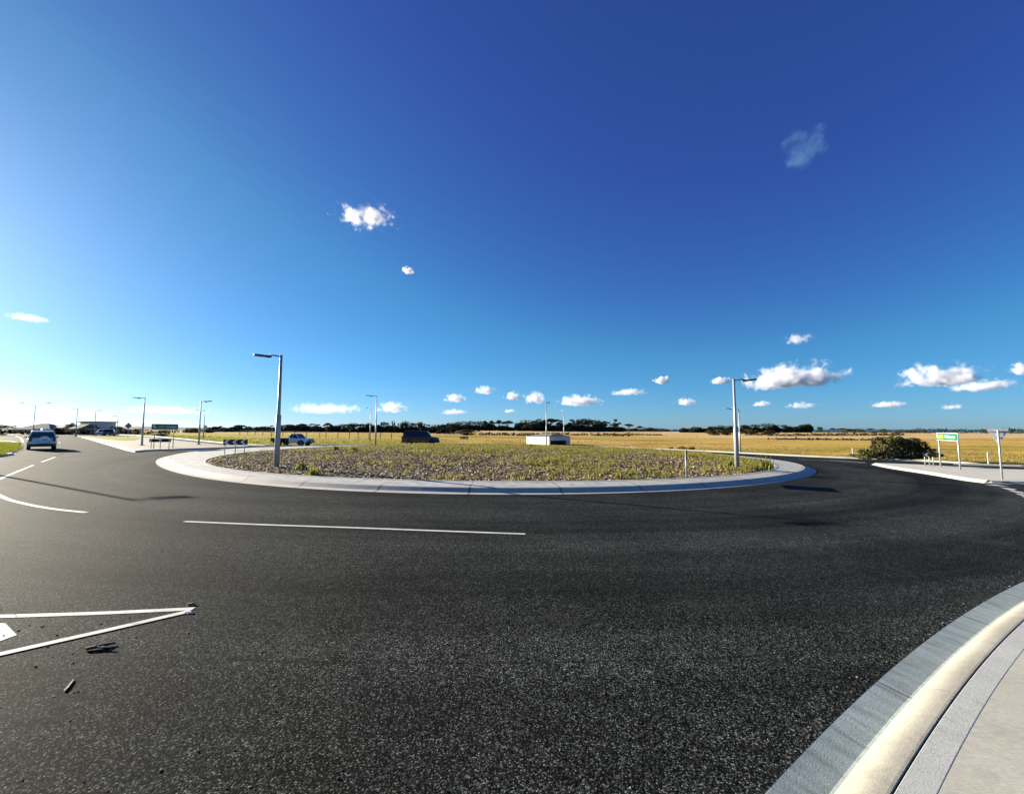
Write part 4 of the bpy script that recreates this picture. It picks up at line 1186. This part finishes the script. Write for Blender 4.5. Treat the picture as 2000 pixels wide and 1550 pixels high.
TREE_KINDS = {}
def make_kind(kind, var):
    """tree of unit height and unit width: crown mesh and trunk mesh"""
    rng = np.random.default_rng(hash((len(kind), kind[0], var)) % 1000 + var * 17 + sum(map(ord, kind)))
    bl, limbs = [], []
    if kind == 'umbrella':
        for _ in range(9):
            a, r_ = rng.uniform(0, 6.28), rng.uniform(0, .36); bl.append((r_ * math.cos(a), r_ * math.sin(a), .80 - r_ * .45 + rng.uniform(-.03, .06), .17, .17, .085))
        zb = .42
    elif kind == 'round':
        for _ in range(18):
            a, r_, z = rng.uniform(0, 6.28), rng.uniform(0, .36), rng.uniform(.10, .84); r_ *= 1.15 - abs(z - .45) * 1.0; bl.append((r_ * math.cos(a), r_ * math.sin(a), z, .19, .19, .16))
        zb = .2
    elif kind == 'gum':
        for _ in range(11):
            a, r_, z = rng.uniform(0, 6.28), rng.uniform(.08, .38), rng.uniform(.42, .9); r_ *= 1.25 - z * .5; bl.append((r_ * math.cos(a), r_ * math.sin(a), z, .13, .13, .085))
        zb = .3
    elif kind == 'spiky':
        for _ in range(12):
            a, r_ = rng.uniform(0, 6.28), rng.uniform(.1, .36); bl.append((r_ * math.cos(a), r_ * math.sin(a), .6 + rng.uniform(-.25, .32), .06, .06, .14))
        zb = .3
    n = {'umbrella': 700, 'round': 1300, 'gum': 700, 'spiky': 450}[kind]
    V, Fc = leaf_cloud(bl, n, .034, rng)
    mb = MB(); mb.tube([(0, 0, -.05), (rng.uniform(-.03, .03), rng.uniform(-.03, .03), zb), (rng.uniform(-.05, .05), rng.uniform(-.05, .05), zb + .25)], [.035, .026, .014], 7)
    for b in bl[:8]: mb.tube([(0, 0, zb - .05 + rng.uniform(0, .1)), (b[0] * .55, b[1] * .55, (zb + b[2]) / 2), (b[0] * .95, b[1] * .95, b[2])], [.018, .012, .006], 5)
    return V, Fc, mb
def tree(px, depth, top_py, wpx, kind, label, group, leaf='leaf_a', var=None, name='tree', sink=0.0):
    if var is None: var = random.randrange(3)
    g = far(px, depth); g.z -= sink
    h = max(.6, z_for(g.x, g.y, top_py) - g.z); w_ = wpx * depth / F * {'round': 1.6, 'umbrella': 1.45, 'gum': 1.55}.get(kind, 1.2)
    t = empty(name, g, random.uniform(0, 6.28)); t.scale = (w_, w_, h); tag(t, label, 'tree' if name == 'tree' else name.replace('_', ' '), group)
    key = (kind, var, leaf)
    if key in TREE_KINDS:
        for o in TREE_KINDS[key]:
            c = o.copy(); COL.objects.link(c); c.parent = t
    else:
        V, Fc, mb = make_kind(kind, var)
        TREE_KINDS[key] = [np_mesh('crown', V, Fc, M[leaf], t), mb.build('trunk', M['bark'], t, True)]
    return t

G1 = 'paddock trees left of the tall lamp'
for px, top, w_, kd, lab in [(421, 831.5, 15, 'umbrella', 'flat-topped tree just right of the grey peaked sign'), (432, 830.5, 14, 'umbrella', 'flat-topped tree second to the right of the grey peaked sign'), (442, 833.5, 17, 'round', 'low rounded tree above the left end of the chevron board'), (453, 832.5, 11, 'umbrella', 'small umbrella tree above the first chevron'),
                             (471, 828, 27, 'umbrella', 'broad umbrella-shaped tree above the right end of the chevron board'), (490, 834, 20, 'round', 'low dark tree between the broad umbrella tree and the tall lamp'), (505, 833, 20, 'round', 'rounded tree second to the left of the tall lamp'), (518, 831, 18, 'round', 'rounded tree next to the left of the tall lamp, the higher of two'), (533, 830, 13, 'gum', 'thin ragged tree touching the left side of the tall lamp post')]:
    tree(px, 212 + (px * 7 % 13), top, w_, kd, lab, G1)
G2 = 'dark trees above the white utility truck'
for px, top, w_, kd, lab in [(562, 826.5, 27, 'umbrella', 'wide umbrella tree right of the tall lamp, above the truck tray'), (577, 830, 18, 'round', 'low tree above the cab of the white truck'), (590, 824.5, 20, 'umbrella', 'pointed umbrella tree above the bonnet of the white truck'), (601, 829, 20, 'round', 'dense tree above the front of the white truck'), (617, 825, 19, 'gum', 'open-branched tree just right of the white truck'), (641, 823, 15, 'umbrella', 'lone slender umbrella tree with sky below its crown, left of the lamp pair'),
                             (655, 829, 26, 'round', 'low broad tree at the foot of the lone umbrella tree'), (672, 826, 20, 'round', 'rounded tree midway between the truck and the lamp pair'), (689, 825, 18, 'round', 'rounded tree two left of the lamp pair'), (705, 825, 17, 'umbrella', 'flat-crowned tree next to the left of the lamp pair')]:
    tree(px, 203 + (px * 7 % 13), top, w_, kd, lab, G2)
G3 = 'dark trees round the black four-wheel drive'
for px, top, w_, kd, lab in [(722, 825, 16, 'round', 'tree directly behind the shorter lamp of the pair'), (748, 821.5, 22, 'round', 'rounded tree just right of the lamp pair'), (771, 822, 15, 'spiky', 'spiky open tree between the lamp pair and the black four-wheel drive'), (790, 821.5, 17, 'round', 'dense rounded tree above the rear of the black four-wheel drive'), (804, 823, 15, 'round', 'tree above the rear roof of the black four-wheel drive'), (821, 822.5, 17, 'round', 'tree above the middle of the roof of the black four-wheel drive'), (836, 828, 17, 'gum', 'ragged tree above the windscreen of the black four-wheel drive'),
                             (852, 828.5, 18, 'round', 'tree above the bonnet of the black four-wheel drive'), (868, 826.5, 20, 'round', 'tree just beyond the front of the black four-wheel drive'), (884, 824.5, 22, 'round', 'broad tree above the notice board'), (858, 839.5, 10, 'round', 'small dark tree standing alone in the pale paddock, right of the four-wheel drive'), (912, 838, 34, 'round', 'wide low dark bush in the paddock behind the notice board')]:
    tree(px, (205 + (px * 7 % 13)) if top < 835 else (180 if px < 900 else 150), top, w_, kd, lab, G3)
G4 = 'tall dark trees behind the white hut'
for px, top, w_, kd, lab in [(900, 822, 24, 'round', 'rounded tree at the left start of the hilltop row'), (917, 821.5, 20, 'round', 'second rounded tree in the hilltop row'), (932, 820.5, 18, 'round', 'rounded tree left of the stilted umbrella trees'), (947, 819.5, 15, 'umbrella', 'first stilted umbrella tree with sky under its crown'), (960, 819, 14, 'umbrella', 'middle stilted umbrella tree with sky under its crown'), (975, 818, 16, 'umbrella', 'tall stilted umbrella tree with sky under its crown'), (991, 818.5, 19, 'umbrella', 'flat-topped tree at the left side of the sky gap'),
                             (1013, 825, 14, 'round', 'low rounded tree at the right side of the sky gap'), (1029, 819.5, 26, 'round', 'broad tree above the white side of the hut'), (1049, 817.5, 24, 'round', 'dense tree left of the lamp in front of the hut'), (1075, 813.5, 30, 'umbrella', 'highest domed tree of the row, right behind the lamp in front of the hut'), (1092, 816, 17, 'gum', 'gappy tree just left of the lamp behind the hut'), (1115, 817.5, 19, 'gum', 'layered gum tree just right of the lamp behind the hut'), (1132, 817, 21, 'round', 'dense tree second right of the lamp behind the hut'), (1148, 816.5, 20, 'round', 'dense tree third right of the lamp behind the hut'), (1166, 819, 18, 'round', 'tree in the middle of the right part of the hilltop row'), (1182, 819, 17, 'gum', 'gum tree second from the right end of the dense hilltop row'), (1200, 817, 18, 'gum', 'gum tree closing the right end of the dense hilltop row'), (1228, 825, 19, 'umbrella', 'isolated umbrella gum just right of the dense hilltop row'), (1249, 830.5, 14, 'umbrella', 'smaller isolated tree, second to the right of the dense hilltop row')]:
    tree(px, 420 + (px * 7 % 23), top, w_, kd, lab, G4)
G5 = 'trees of the wood beside the right lamp'
for px, top, w_, kd, lab in [(1338, 836, 20, 'round', 'low tree at the left tip of the wood beside the right lamp'), (1353, 832, 15, 'round', 'rounded tree standing a little above the left tip of the wood'), (1370, 836, 20, 'round', 'low tree in the left part of the wood'), (1392, 831, 20, 'round', 'tree where the wood rises to its full height'), (1408, 830, 18, 'round', 'tree second left of the right lamp'), (1422, 831, 17, 'round', 'tree touching the left side of the right lamp'), (1456, 829, 20, 'round', 'tree touching the right side of the right lamp'), (1476, 828, 19, 'round', 'tree second right of the right lamp'),
                             (1497, 826, 20, 'round', 'highest tree of the wood, with a pointed top'), (1515, 829, 19, 'round', 'tree just right of the highest tree of the wood'), (1534, 829, 20, 'round', 'tree above the pale paddock, third from the right end of the wood'), (1553, 831, 18, 'round', 'second tree from the right end of the wood'), (1572, 831.5, 17, 'round', 'last tree at the right end of the wood')]:
    tree(px, 370 + (px * 7 % 13), top, w_, kd, lab, G5)
for px, top, w_, lab in [(1392, 838, 26, 'olive bush in front of the left half of the wood'), (1418, 839, 26, 'olive bush in front of the wood, left of the right lamp'), (1465, 838, 30, 'olive bush in front of the wood, just right of the right lamp'), (1497, 840, 26, 'olive bush at the right end in front of the wood')]:
    tree(px, 250, top, w_, 'round', lab, 'olive bushes in front of the wood', 'leaf_b', name='bush')
G6 = 'scattered far trees before the sea'
for px, top, w_, kd, lab in [(1600, 832.5, 8, 'round', 'single small round tree right of the wood, against the sky'), (1625, 834.5, 11, 'umbrella', 'far flat tree, first after the single round tree'), (1641, 834.5, 14, 'umbrella', 'far flat tree, second after the single round tree'), (1657, 836.5, 15, 'round', 'far low tree left of the shrub top'), (1675, 836, 15, 'round', 'far low tree above the left end of the large shrub'), (1697, 835, 15, 'umbrella', 'far umbrella tree above the large shrub'), (1722, 837, 14, 'round', 'far low tree above the middle of the large shrub'), (1290, 836, 24, 'round', 'distant low dark tree mid-way between the hilltop row and the wood'), (1270, 834, 18, 'round', 'distant dark tree left of the low one between the hilltop row and the wood'), (1317, 838, 8, 'round', 'tiny distant tree left of the wood beside the right lamp')]:
    tree(px, 560, top, w_, kd, lab, G6)
# left side
tree(-4, 100, 827, 44, 'round', 'dark tree at the left edge of the frame behind the grass verge', 'left edge trees', 'leaf_a')
tree(136, 160, 826, 13, 'round', 'bare-looking round tree between two houses on the left', 'left trees', 'leaf_c')
for px, top, w_, d, lab in [(28, 838, 20, 150, 'hazy shrub right of the tree at the left edge'), (76, 836, 18, 118, 'dark shrub behind the twin-armed lamp post'), (98, 835.5, 16, 118, 'dark shrub above the rear of the white four-wheel drive'), (113, 833.5, 20, 118, 'tallest shrub of the left hedge'), (130, 836, 20, 118, 'dark shrub below the bare-looking round tree'), (145, 836, 16, 116, 'dark shrub left of the lamp by the gabled house'), (160, 834.5, 18, 112, 'rounded shrub in front of the gabled house'), (176, 838, 16, 112, 'low shrub in front of the two-storey house'), (190, 838, 14, 110, 'low shrub at the foot of the lamp before the two-storey house'),
                           (222, 832, 16, 128, 'dark shrub behind the parked dark car'), (236, 831.5, 14, 130, 'dark rounded shrub right of the smallest lamp'), (250, 837, 22, 120, 'low dark shrub below the diamond sign'), (270, 836.5, 12, 118, 'small rounded shrub left of the lamp on the left island'), (320, 839, 22, 90, 'low dark bush below the Cowes sign'), (374, 834.5, 18, 170, 'dark bush left of the lamp whose head points right'), (386, 836, 16, 170, 'dark bush behind the two lamps near the Cowes sign'), (410, 838, 24, 175, 'low hedge-like bush right of the grey peaked sign')]:
    tree(px, d, top, w_, 'round', lab, 'shrubs on the left side', 'leaf_a' if px > 40 else 'leaf_c', name='shrub')
# low understorey that reads as one dark mass
def mass(name, spans, n_per_m, size, m, label=None, cat=None, kind='stuff'):
    Vs, Fs, k = [], [], 0
    for (px0, px1, d0, d1, h0, h1, dep) in spans:
        a, b = far(px0, d0), far(px1, d1); L_ = (b - a).length; nb = max(3, int(L_ / (h0 * 1.1)))
        bl = []
        for i in range(nb):
            f = (i + RNG.uniform(.2, .8)) / nb; h = (h0 + (h1 - h0) * f) * RNG.uniform(.65, 1.2); x = a.x + (b.x - a.x) * f; y = a.y + (b.y - a.y) * f + RNG.uniform(-.5, .5) * dep
            bl.append((x, y, Z(x, y) + h * .42, L_ / nb * .8, max(dep * .5, h * .4), h * .55))
        V, Fc = leaf_cloud(bl, int(L_ * n_per_m), size, RNG); Vs.append(V); Fs.append(Fc + k); k += len(V)
    o = np_mesh(name, np.concatenate(Vs), np.concatenate(Fs), M[m])
    return tag(o, label, cat, kind=kind)
mass('undergrowth', [(405, 540, 220, 218, 1.8, 2.1, 5), (540, 720, 212, 210, 2.8, 2.8, 6), (715, 880, 212, 214, 3.3, 3.3, 7), (870, 1004, 425, 425, 7.8, 5.0, 10), (1008, 1216, 425, 430, 8.6, 7.4, 10), (1330, 1580, 374, 372, 4.2, 6.4, 8), (1215, 1310, 520, 520, 4.0, 2.2, 8)], 95, .75, 'leaf_a')
mass('undergrowth', [(40, 200, 124, 118, 1.6, 1.5, 3), (196, 300, 130, 124, 2.0, 1.2, 3), (330, 420, 176, 178, 1.3, 1.5, 3)], 26, .22, 'leaf_a')
for spans, lab, lf in [([(868, 905, 190, 186, .9, 1.3, 2), (935, 1060, 170, 158, 1.0, 1.1, 2)], 'dark hedge line across the paddock left of the hut', 'leaf_a'), ([(1060, 1110, 210, 200, 1.2, 1.2, 3), (1110, 1235, 190, 176, 1.0, 1.6, 3)], 'brown-green hedge line across the paddock right of the hut', 'leaf_b'), ([(1180, 1290, 240, 236, 1.1, .8, 3)], 'dark scrub line in the paddock below the isolated umbrella gum', 'leaf_a'),
                         ([(1500, 1700, 215, 225, 1.4, 1.6, 4), (1700, 1760, 225, 235, 1.6, 2.2, 4)], 'dark hedge line across the right paddock beyond the large shrub', 'leaf_a'), ([(1505, 1790, 140, 128, .5, .5, 3)], 'rusty brown strip of low growth in the right paddock', 'leaf_b')]:
    mass('hedge', spans, 16, .34, lf, lab, 'hedge', 'thing')
mass('woodland', [(1580, 1800, 470, 460, 2.6, 3.6, 10), (1745, 2060, 330, 300, 3.6, 4.2, 12), (2060, 2400, 300, 300, 4.2, 4.2, 12)], 16, .5, 'leaf_a')
# small brown clumps by the far kerb
for px, d, w_, h, lab in [(1308, 58, .6, .22, 'small brown clump by the far kerb, left of the edge-on hazard board'), (1330, 57, 1.5, .34, 'larger brown clump by the far kerb just left of the edge-on hazard board'), (1348, 56.5, .9, .36, 'brown clump by the far kerb, right behind the edge-on hazard board')]:
    g = far(px, d); V, Fc = leaf_cloud([(0, 0, h * .4, w_ * .5, .3, h * .6)], 260, .07, RNG)
    o = np_mesh('dry_bush', V, Fc, M['tuss']); o.location = g; tag(o, lab, 'bush', 'brown clumps by the far kerb')

# the big shrub on the right
def big_shrub():
    g = at(1748, 897); d = g.y; t = empty('shrub', g); tag(t, 'large sprawling dark green shrub with pale bare branches beyond the right road', 'shrub')
    k = d / F
    P = lambda px, py, dy=0.0: ((px - 1748) * k, dy, z_for(g.x, g.y, py) - g.z)
    rng = np.random.default_rng(5); bl = []
    for px, py, rx, rz in [(1728, 862, 20, 9), (1750, 866, 20, 10), (1772, 864, 20, 10), (1790, 872, 16, 10), (1715, 872, 14, 9), (1800, 882, 14, 8), (1812, 888, 10, 5), (1695, 884, 13, 9), (1680, 891, 9, 4), (1742, 880, 24, 9), (1768, 880, 22, 11), (1725, 888, 16, 6), (1760, 893, 26, 5), (1790, 892, 18, 5), (1706, 892, 14, 4), (1782, 857, 9, 4), (1738, 855, 10, 4)]:
        for dy in (-.5, .35):
            c = P(px + rng.uniform(-3, 3), py + rng.uniform(-1.5, 1.5), dy + rng.uniform(-.3, .3)); bl.append((c[0], c[1], c[2], rx * k * .8, .7, rz * k * .9))
    V, Fc = leaf_cloud(bl, 9500, .075, rng)
    np_mesh('foliage', V, Fc, M['leaf_b'], t)
    mb = MB()
    for px0, tx, ty in [(1742, 1722, 862), (1745, 1735, 858), (1748, 1755, 862), (1740, 1705, 872), (1752, 1775, 862), (1755, 1795, 874), (1738, 1712, 866), (1744, 1728, 875), (1750, 1765, 870)]:
        a, b = P(px0, 897), P(tx, ty); m_ = ((a[0] * .55 + b[0] * .45) + rng.uniform(-.12, .12), -1.05, a[2] * .5 + b[2] * .5)
        mb.tube([(a[0], -.3, a[2] - .1), m_, (b[0], -.5, b[2])], [.05, .035, .012], 6)
    mb.build('branches', M['palebark'], t, True)
big_shrub()

# ------------------------------------------------------------------ paddock fence
def fence(pts, h, label, name='wire_fence'):
    t = empty(name, far(*pts[0])); tag(t, label, 'fence'); o0 = t.location.copy()
    Q = [far(*p) for p in pts]
    for i, p in enumerate(Q):
        hh = h * (1.0 + .12 * math.sin(i * 2.3)); mb = MB(); q = p - o0; le = .05 * math.sin(i * 5.1)
        mb.tube([(q.x, q.y, q.z - .2), (q.x + le, q.y, q.z + hh)], .07, 6); mb.build('post', M['wood'], t)
    mb = MB()
    for f in (.35, .65, .92):
        for a, b in zip(Q[:-1], Q[1:]):
            a_, b_ = a - o0, b - o0; mb.tube([(a_.x, a_.y, a_.z + h * f), ((a_.x + b_.x) / 2, (a_.y + b_.y) / 2, (a_.z + b_.z) / 2 + h * f - .03), (b_.x, b_.y, b_.z + h * f)], .012, 4, False)
    mb.build('wires', M['wire'], t)
fence([(470, 118), (486, 116), (500, 113), (515, 111), (531, 108), (554, 104), (577, 101), (600, 98), (626, 95), (638, 94), (661, 92), (684, 90), (701, 88), (722, 87), (744, 86), (765, 85), (790, 84)], 1.35, 'post and wire fence across the paddock from the tall lamp to the black four-wheel drive')
fence([(880, 150), (940, 152), (1000, 155), (1060, 158), (1120, 160), (1180, 163), (1240, 166), (1300, 168), (1360, 170)], 1.1, 'low faint wire fence across the paddock behind the hut')

# ------------------------------------------------------------------ tussocks along the far verge
pts = []
for _ in range(5200):
    px = RNG.uniform(560, 2100); k = RNG.uniform(0, 1) ** 2
    e_px = [(560, 866), (800, 866), (1110, 868), (1343, 876), (1440, 881), (1600, 889), (1800, 895), (2000, 905), (2200, 918)]
    py = np.interp(px, [e[0] for e in e_px], [e[1] for e in e_px]); d0 = at(px, py + .5).y
    d = d0 + 1.2 + k * 30; x = (px - 1000) / F * d
    if mnoise.noise(Vector((x * .2, d * .2, 2))) + RNG.uniform(-.4, .4) > 0: pts.append((x, d, Z(x, d) - .03))
blades(pts, lambda x, y: .16 + .14 * max(0, mnoise.noise(Vector((x * .15, y * .15, 7)))), 6, M['tuss'], 'dry_grass', .7, .02)
pts = []
for _ in range(3800):
    px = 235 + 640 * RNG.uniform(0, 1) ** 1.7; py = np.interp(px, [235, 277, 330, 380, 436, 480, 560, 640], [848, 850.2, 854.3, 859, 864, 866.5, 868, 868]); d0 = at(px, py).y
    d = d0 + .8 + RNG.uniform(0, 1) ** 1.5 * 32; x = (px - 1000) / F * d; pts.append((x, d, Z(x, d) - .03))
blades(pts, lambda x, y: .17 + .12 * max(0, mnoise.noise(Vector((x * .1, y * .2, 7)))), 6, M['greengrass'], 'green_grass', .7, .02)
pts = []
for _ in range(3000):
    px = RNG.uniform(-60, 41); py = RNG.uniform(863.5, 888); g = at(px, py, .14)
    if (px < 30 or abs(py - 870) < 6) and py < 889 - max(0, px) * .36: pts.append((g.x, g.y, g.z))
blades(pts, lambda x, y: .10, 7, M['greengrass'], 'green_grass', .7, .018)

# ------------------------------------------------------------------ litter on the road
g = at(168, 1270, 0)
t = empty('forked_stick', g); tag(t, 'dark forked stick lying on the asphalt below the painted V', 'stick')
a, b, c = at(226, 1258) - g, at(205, 1268) - g, at(222, 1269.5) - g
mb = MB(); z = Vector((0, 0, .016)); mb.tube([z, (at(195, 1266) - g) + z * 1.4, a + z], [.013, .016, .006], 7); mb.tube([(at(190, 1267) - g) + z * 1.3, c + z], [.012, .006], 7); mb.build('branch', M['stick'], t, True)
g = at(134, 1341); e0, e1 = at(125, 1352) - g, at(145, 1327) - g
mb = MB(); u = (e1 - e0).normalized(); v = Vector((-u.y, u.x, 0)); L_ = (e1 - e0).length
mb.prism([(0, -.003), (L_ * .35, -.009), (L_ * .8, -.006), (L_, -.001), (L_ * .90, .006), (L_ * .5, .005), (L_ * .1, .009)], .011, e0 + Vector((0, 0, .002)), u, v)
o = mb.build('wood_offcut', M['chipwood'], bevel=.005); o.location = g; tag(o, 'short split piece of wood lying on the asphalt at lower left', 'wood offcut')
def rock(px, py, dims, m, label, seed):
    g = at(px, py); b = bmesh.new(); bmesh.ops.create_icosphere(b, subdivisions=3, radius=1)
    for v in b.verts:
        n = mnoise.noise(v.co * 1.4 + Vector((seed, 0, 0))) * .75 + mnoise.noise(v.co * 3.5) * .3; v.co *= 1 + n; v.co = Vector((v.co.x * dims[0], v.co.y * dims[1], max(v.co.z, -.5) * dims[2] + dims[2] * .45))
    me = bpy.data.meshes.new('stone'); b.to_mesh(me); b.free(); o = link('stone', me, m); o.location = g; tag(o, label, 'stone')
V, Fs, k = [], [], 0
cube = np.array([(-1, -1, -1), (1, -.9, -1), (.9, 1, -1), (-1, .8, -1), (-.6, -.7, 1), (.7, -.5, .7), (.5, .6, 1), (-.7, .5, .8)], float)
quad = np.array([(4, 5, 6, 7), (0, 1, 5, 4), (1, 2, 6, 5), (2, 3, 7, 6), (3, 0, 4, 7)])
for n_ in range(640):
    if n_ < 420:                                        # grit gathered along the channel
        t_ = R(RNG.uniform(100, 172)); q = KC + Vector((math.cos(t_), math.sin(t_))) * (KR + abs(RNG.normal(0, .10)) + .005); x, y = q.x, q.y
    elif n_ < 480: g = at(RNG.uniform(-50, 420), 1190 + abs(RNG.normal(0, 70))); x, y = g.x, g.y
    else: g = at(RNG.uniform(-50, 1900), RNG.uniform(1000, 1550)); x, y = g.x, g.y
    if (Vector((x, y)) - KC).length < KR: continue
    d = np.array([RNG.uniform(.004, .009), RNG.uniform(.003, .006), RNG.uniform(.002, .004)]) * RNG.choice([.7, 1, 1, 1.5])
    m_ = np.array(Matrix.Rotation(RNG.uniform(0, 6.28), 3, 'Z')); V.append(cube * d @ m_.T + (x, y, Z(x, y) + d[2] * .8)); Fs.append(quad + k); k += 8
tag(np_mesh('road_grit', np.concatenate(V), np.concatenate(Fs), M['grit']), kind='stuff')
rock(373, 1181, (.045, .026, .016), M['stone_r'], 'red-brown stone on the asphalt above the tip of the painted V', 3)
rock(368, 1197, (.048, .022, .013), M['stone_w'], 'pale stone on the asphalt below the tip of the painted V', 8)

# ------------------------------------------------------------------ clouds: volumes of droplets
def cloud_mat(Wm, Dm, Hm, seed, sigma, amp, flat, cut, col=(.93, .94, .965)):
    m = bpy.data.materials.new('cloud'); m.use_nodes = True; t = m.node_tree
    t.nodes.remove(t.nodes['Principled BSDF'])
    tc = N(t, 'TexCoord'); P = tc.outputs['Object']
    sc = N(t, 'VectorMath', operation='MULTIPLY'); sc.inputs[1].default_value = (1 / Wm, 1 / Dm, 1 / Hm); t.links.new(P, sc.inputs[0])
    sx = N(t, 'SeparateXYZ'); t.links.new(sc.outputs[0], sx.inputs[0])
    zneg = math_n(t, 'MULTIPLY', math_n(t, 'MINIMUM', math_n(t, 'ADD', sx.outputs[2], .25), 0.0), flat)
    zz = math_n(t, 'ADD', math_n(t, 'MAXIMUM', math_n(t, 'ADD', sx.outputs[2], .25), 0.0), zneg)
    zz = math_n(t, 'DIVIDE', zz, 1.2)
    r2 = math_n(t, 'ADD', math_n(t, 'ADD', math_n(t, 'MULTIPLY', sx.outputs[0], sx.outputs[0]), math_n(t, 'MULTIPLY', sx.outputs[1], sx.outputs[1])), math_n(t, 'MULTIPLY', zz, zz))
    r = math_n(t, 'POWER', r2, .5)
    ad = N(t, 'VectorMath', operation='ADD'); ad.inputs[1].default_value = (seed * 913.7, seed * 317.3, seed * 129.1); t.links.new(P, ad.inputs[0])
    n1 = noise_n(t, ad.outputs[0], 1.3 / Hm, 10, .68)
    v = math_n(t, 'ADD', math_n(t, 'SUBTRACT', 1 - cut, r), math_n(t, 'MULTIPLY', math_n(t, 'SUBTRACT', n1, .5), amp))
    d = math_n(t, 'MULTIPLY', v, 2.4, clamp=True)
    d = math_n(t, 'MULTIPLY', math_n(t, 'MULTIPLY', d, d), sigma)
    pv = N(t, 'VolumePrincipled'); pv.inputs['Color'].default_value = (*col, 1); pv.inputs['Anisotropy'].default_value = .12
    t.links.new(d, pv.inputs['Density']); t.links.new(pv.outputs[0], t.nodes['Material Output'].inputs['Volume'])
    return m
def cloud(px, py, wpx, hpx, label, thick=9.0, amp=2.2, flat=2.4, cut=.35, rot=0.0):
    dx, dy, dz = ray(px, py); d = Vector((dx, dy, dz)).normalized()
    D = min(900 / max(d.z, .02), 14000)
    az = math.atan2(d.x, d.y); c = d * D
    sc = D / F * d.y                                   # metres per photo pixel at that depth
    Wm, Hm = wpx * sc / 2 * 1.15, hpx * sc / 2 * 1.15; Dm = max(Hm, Wm * .7)
    b = bmesh.new(); bmesh.ops.create_icosphere(b, subdivisions=3, radius=1.03)
    for v in b.verts: v.co = Vector((v.co.x * Wm, v.co.y * Dm, v.co.z * Hm))
    me = bpy.data.meshes.new('cloud'); b.to_mesh(me); b.free()
    seed = (px * 7.3 + py * 3.1) % 97 / 10
    o = link('cloud', me, cloud_mat(Wm, Dm, Hm, seed, thick * (.85 if py < 755 else .32 if px > 700 else .2) / Hm, amp * 1.15, flat, cut, (.42, .82, 1.0) if 'wisp high' in label else (.93, .94, .965))); o.location = c; o.rotation_euler = (0, rot, -az)
    tag(o, label, 'cloud', 'clouds in the blue sky')
CL = [(715, 417, 132, 60, 'white ragged cloud alone high in the middle of the sky', 3.4, 2.9, 1.2, .46), (797, 526, 26, 15, 'tiny white cloud below the ragged cloud', 5, 2.4, 1.2, .3), (56, 619, 70, 17, 'small flat white cloud at the left edge of the sky', 1.1, 2.2, 1.5, .3), (1568, 282, 115, 85, 'thin faint blue wisp high on the right', .16, 2.6, 1.0, .35),
      (1545, 738, 175, 64, 'largest white cumulus cloud, beside the head of the right lamp', 12, 2.2, 3.0, .28), (1838, 734, 135, 66, 'big grey-shaded cumulus cloud on the right above the Melbourne sign', 9, 2.4, 3.0, .32), (1918, 752, 110, 34, 'ragged grey tail to the right of the big grey-shaded cumulus', 3, 2.4, 2.4, .34), (1996, 720, 46, 34, 'white cloud cut off by the right edge of the sky', 6, 2.2, 2.4, .3), (1558, 660, 52, 26, 'faint small cloud above the largest cumulus', 1.2, 2.6, 1.5, .3),
      (1293, 742, 36, 20, 'small white puff high between the hut and the right lamp', 7, 2.2, 2.4, .28), (1340, 784, 44, 20, 'small puff low between the hut and the right lamp', 7, 2.2, 2.6, .28), (1228, 765, 76, 18, 'thin flat cloud right of the hut lamps', 3, 2.4, 2.4, .3), (1131, 783, 96, 32, 'lumpy white cloud right above the lamp behind the hut', 9, 2.2, 3.0, .28), (1046, 776, 48, 36, 'upright white puff left of the lamp in front of the hut', 8, 2.3, 2.6, .28),
      (948, 762, 44, 24, 'white puff highest above the stilted umbrella trees', 8, 2.2, 2.6, .28), (1003, 773, 44, 22, 'white puff just above and right of the stilted umbrella trees', 7, 2.3, 2.6, .28), (888, 777, 46, 24, 'white puff above the trees between the four-wheel drive and the hut', 7, 2.2, 2.6, .28), (886, 804, 60, 14, 'low flat wisp beneath the puff between the four-wheel drive and the hut', 3, 2.3, 2.0, .3), (765, 795, 62, 32, 'bright heap of cloud right of the lamp pair', 6, 2.2, 2.6, .28), (640, 797, 160, 28, 'long low bank of cloud right of the tall lamp', 3, 2.5, 2.0, .34),
      (1408, 743, 42, 20, 'small puff left of the right lamp, level with its head', 6, 2.2, 2.4, .28), (1736, 789, 62, 18, 'small flat cloud above the left end of the large shrub', 4, 2.3, 2.4, .28), (1860, 794, 40, 14, 'little faint cloud above the Melbourne sign', 2.5, 2.3, 2.4, .28), (1488, 788, 40, 14, 'little puff right of the right lamp, below the largest cumulus', 4, 2.3, 2.4, .28), (1565, 791, 64, 18, 'faint flat cloud below the largest cumulus', 2.0, 2.3, 2.4, .28), (996, 802, 26, 10, 'tiny low cloud above the sky gap in the hilltop trees', 4, 2.2, 2.4, .26), (325, 800, 150, 22, 'pale low cloud bank behind the Cowes sign', 2.5, 2.3, 2.4, .28)]
for c in CL: cloud(c[0], c[1], c[2], c[3], c[4], c[5], c[6], c[7], c[8])
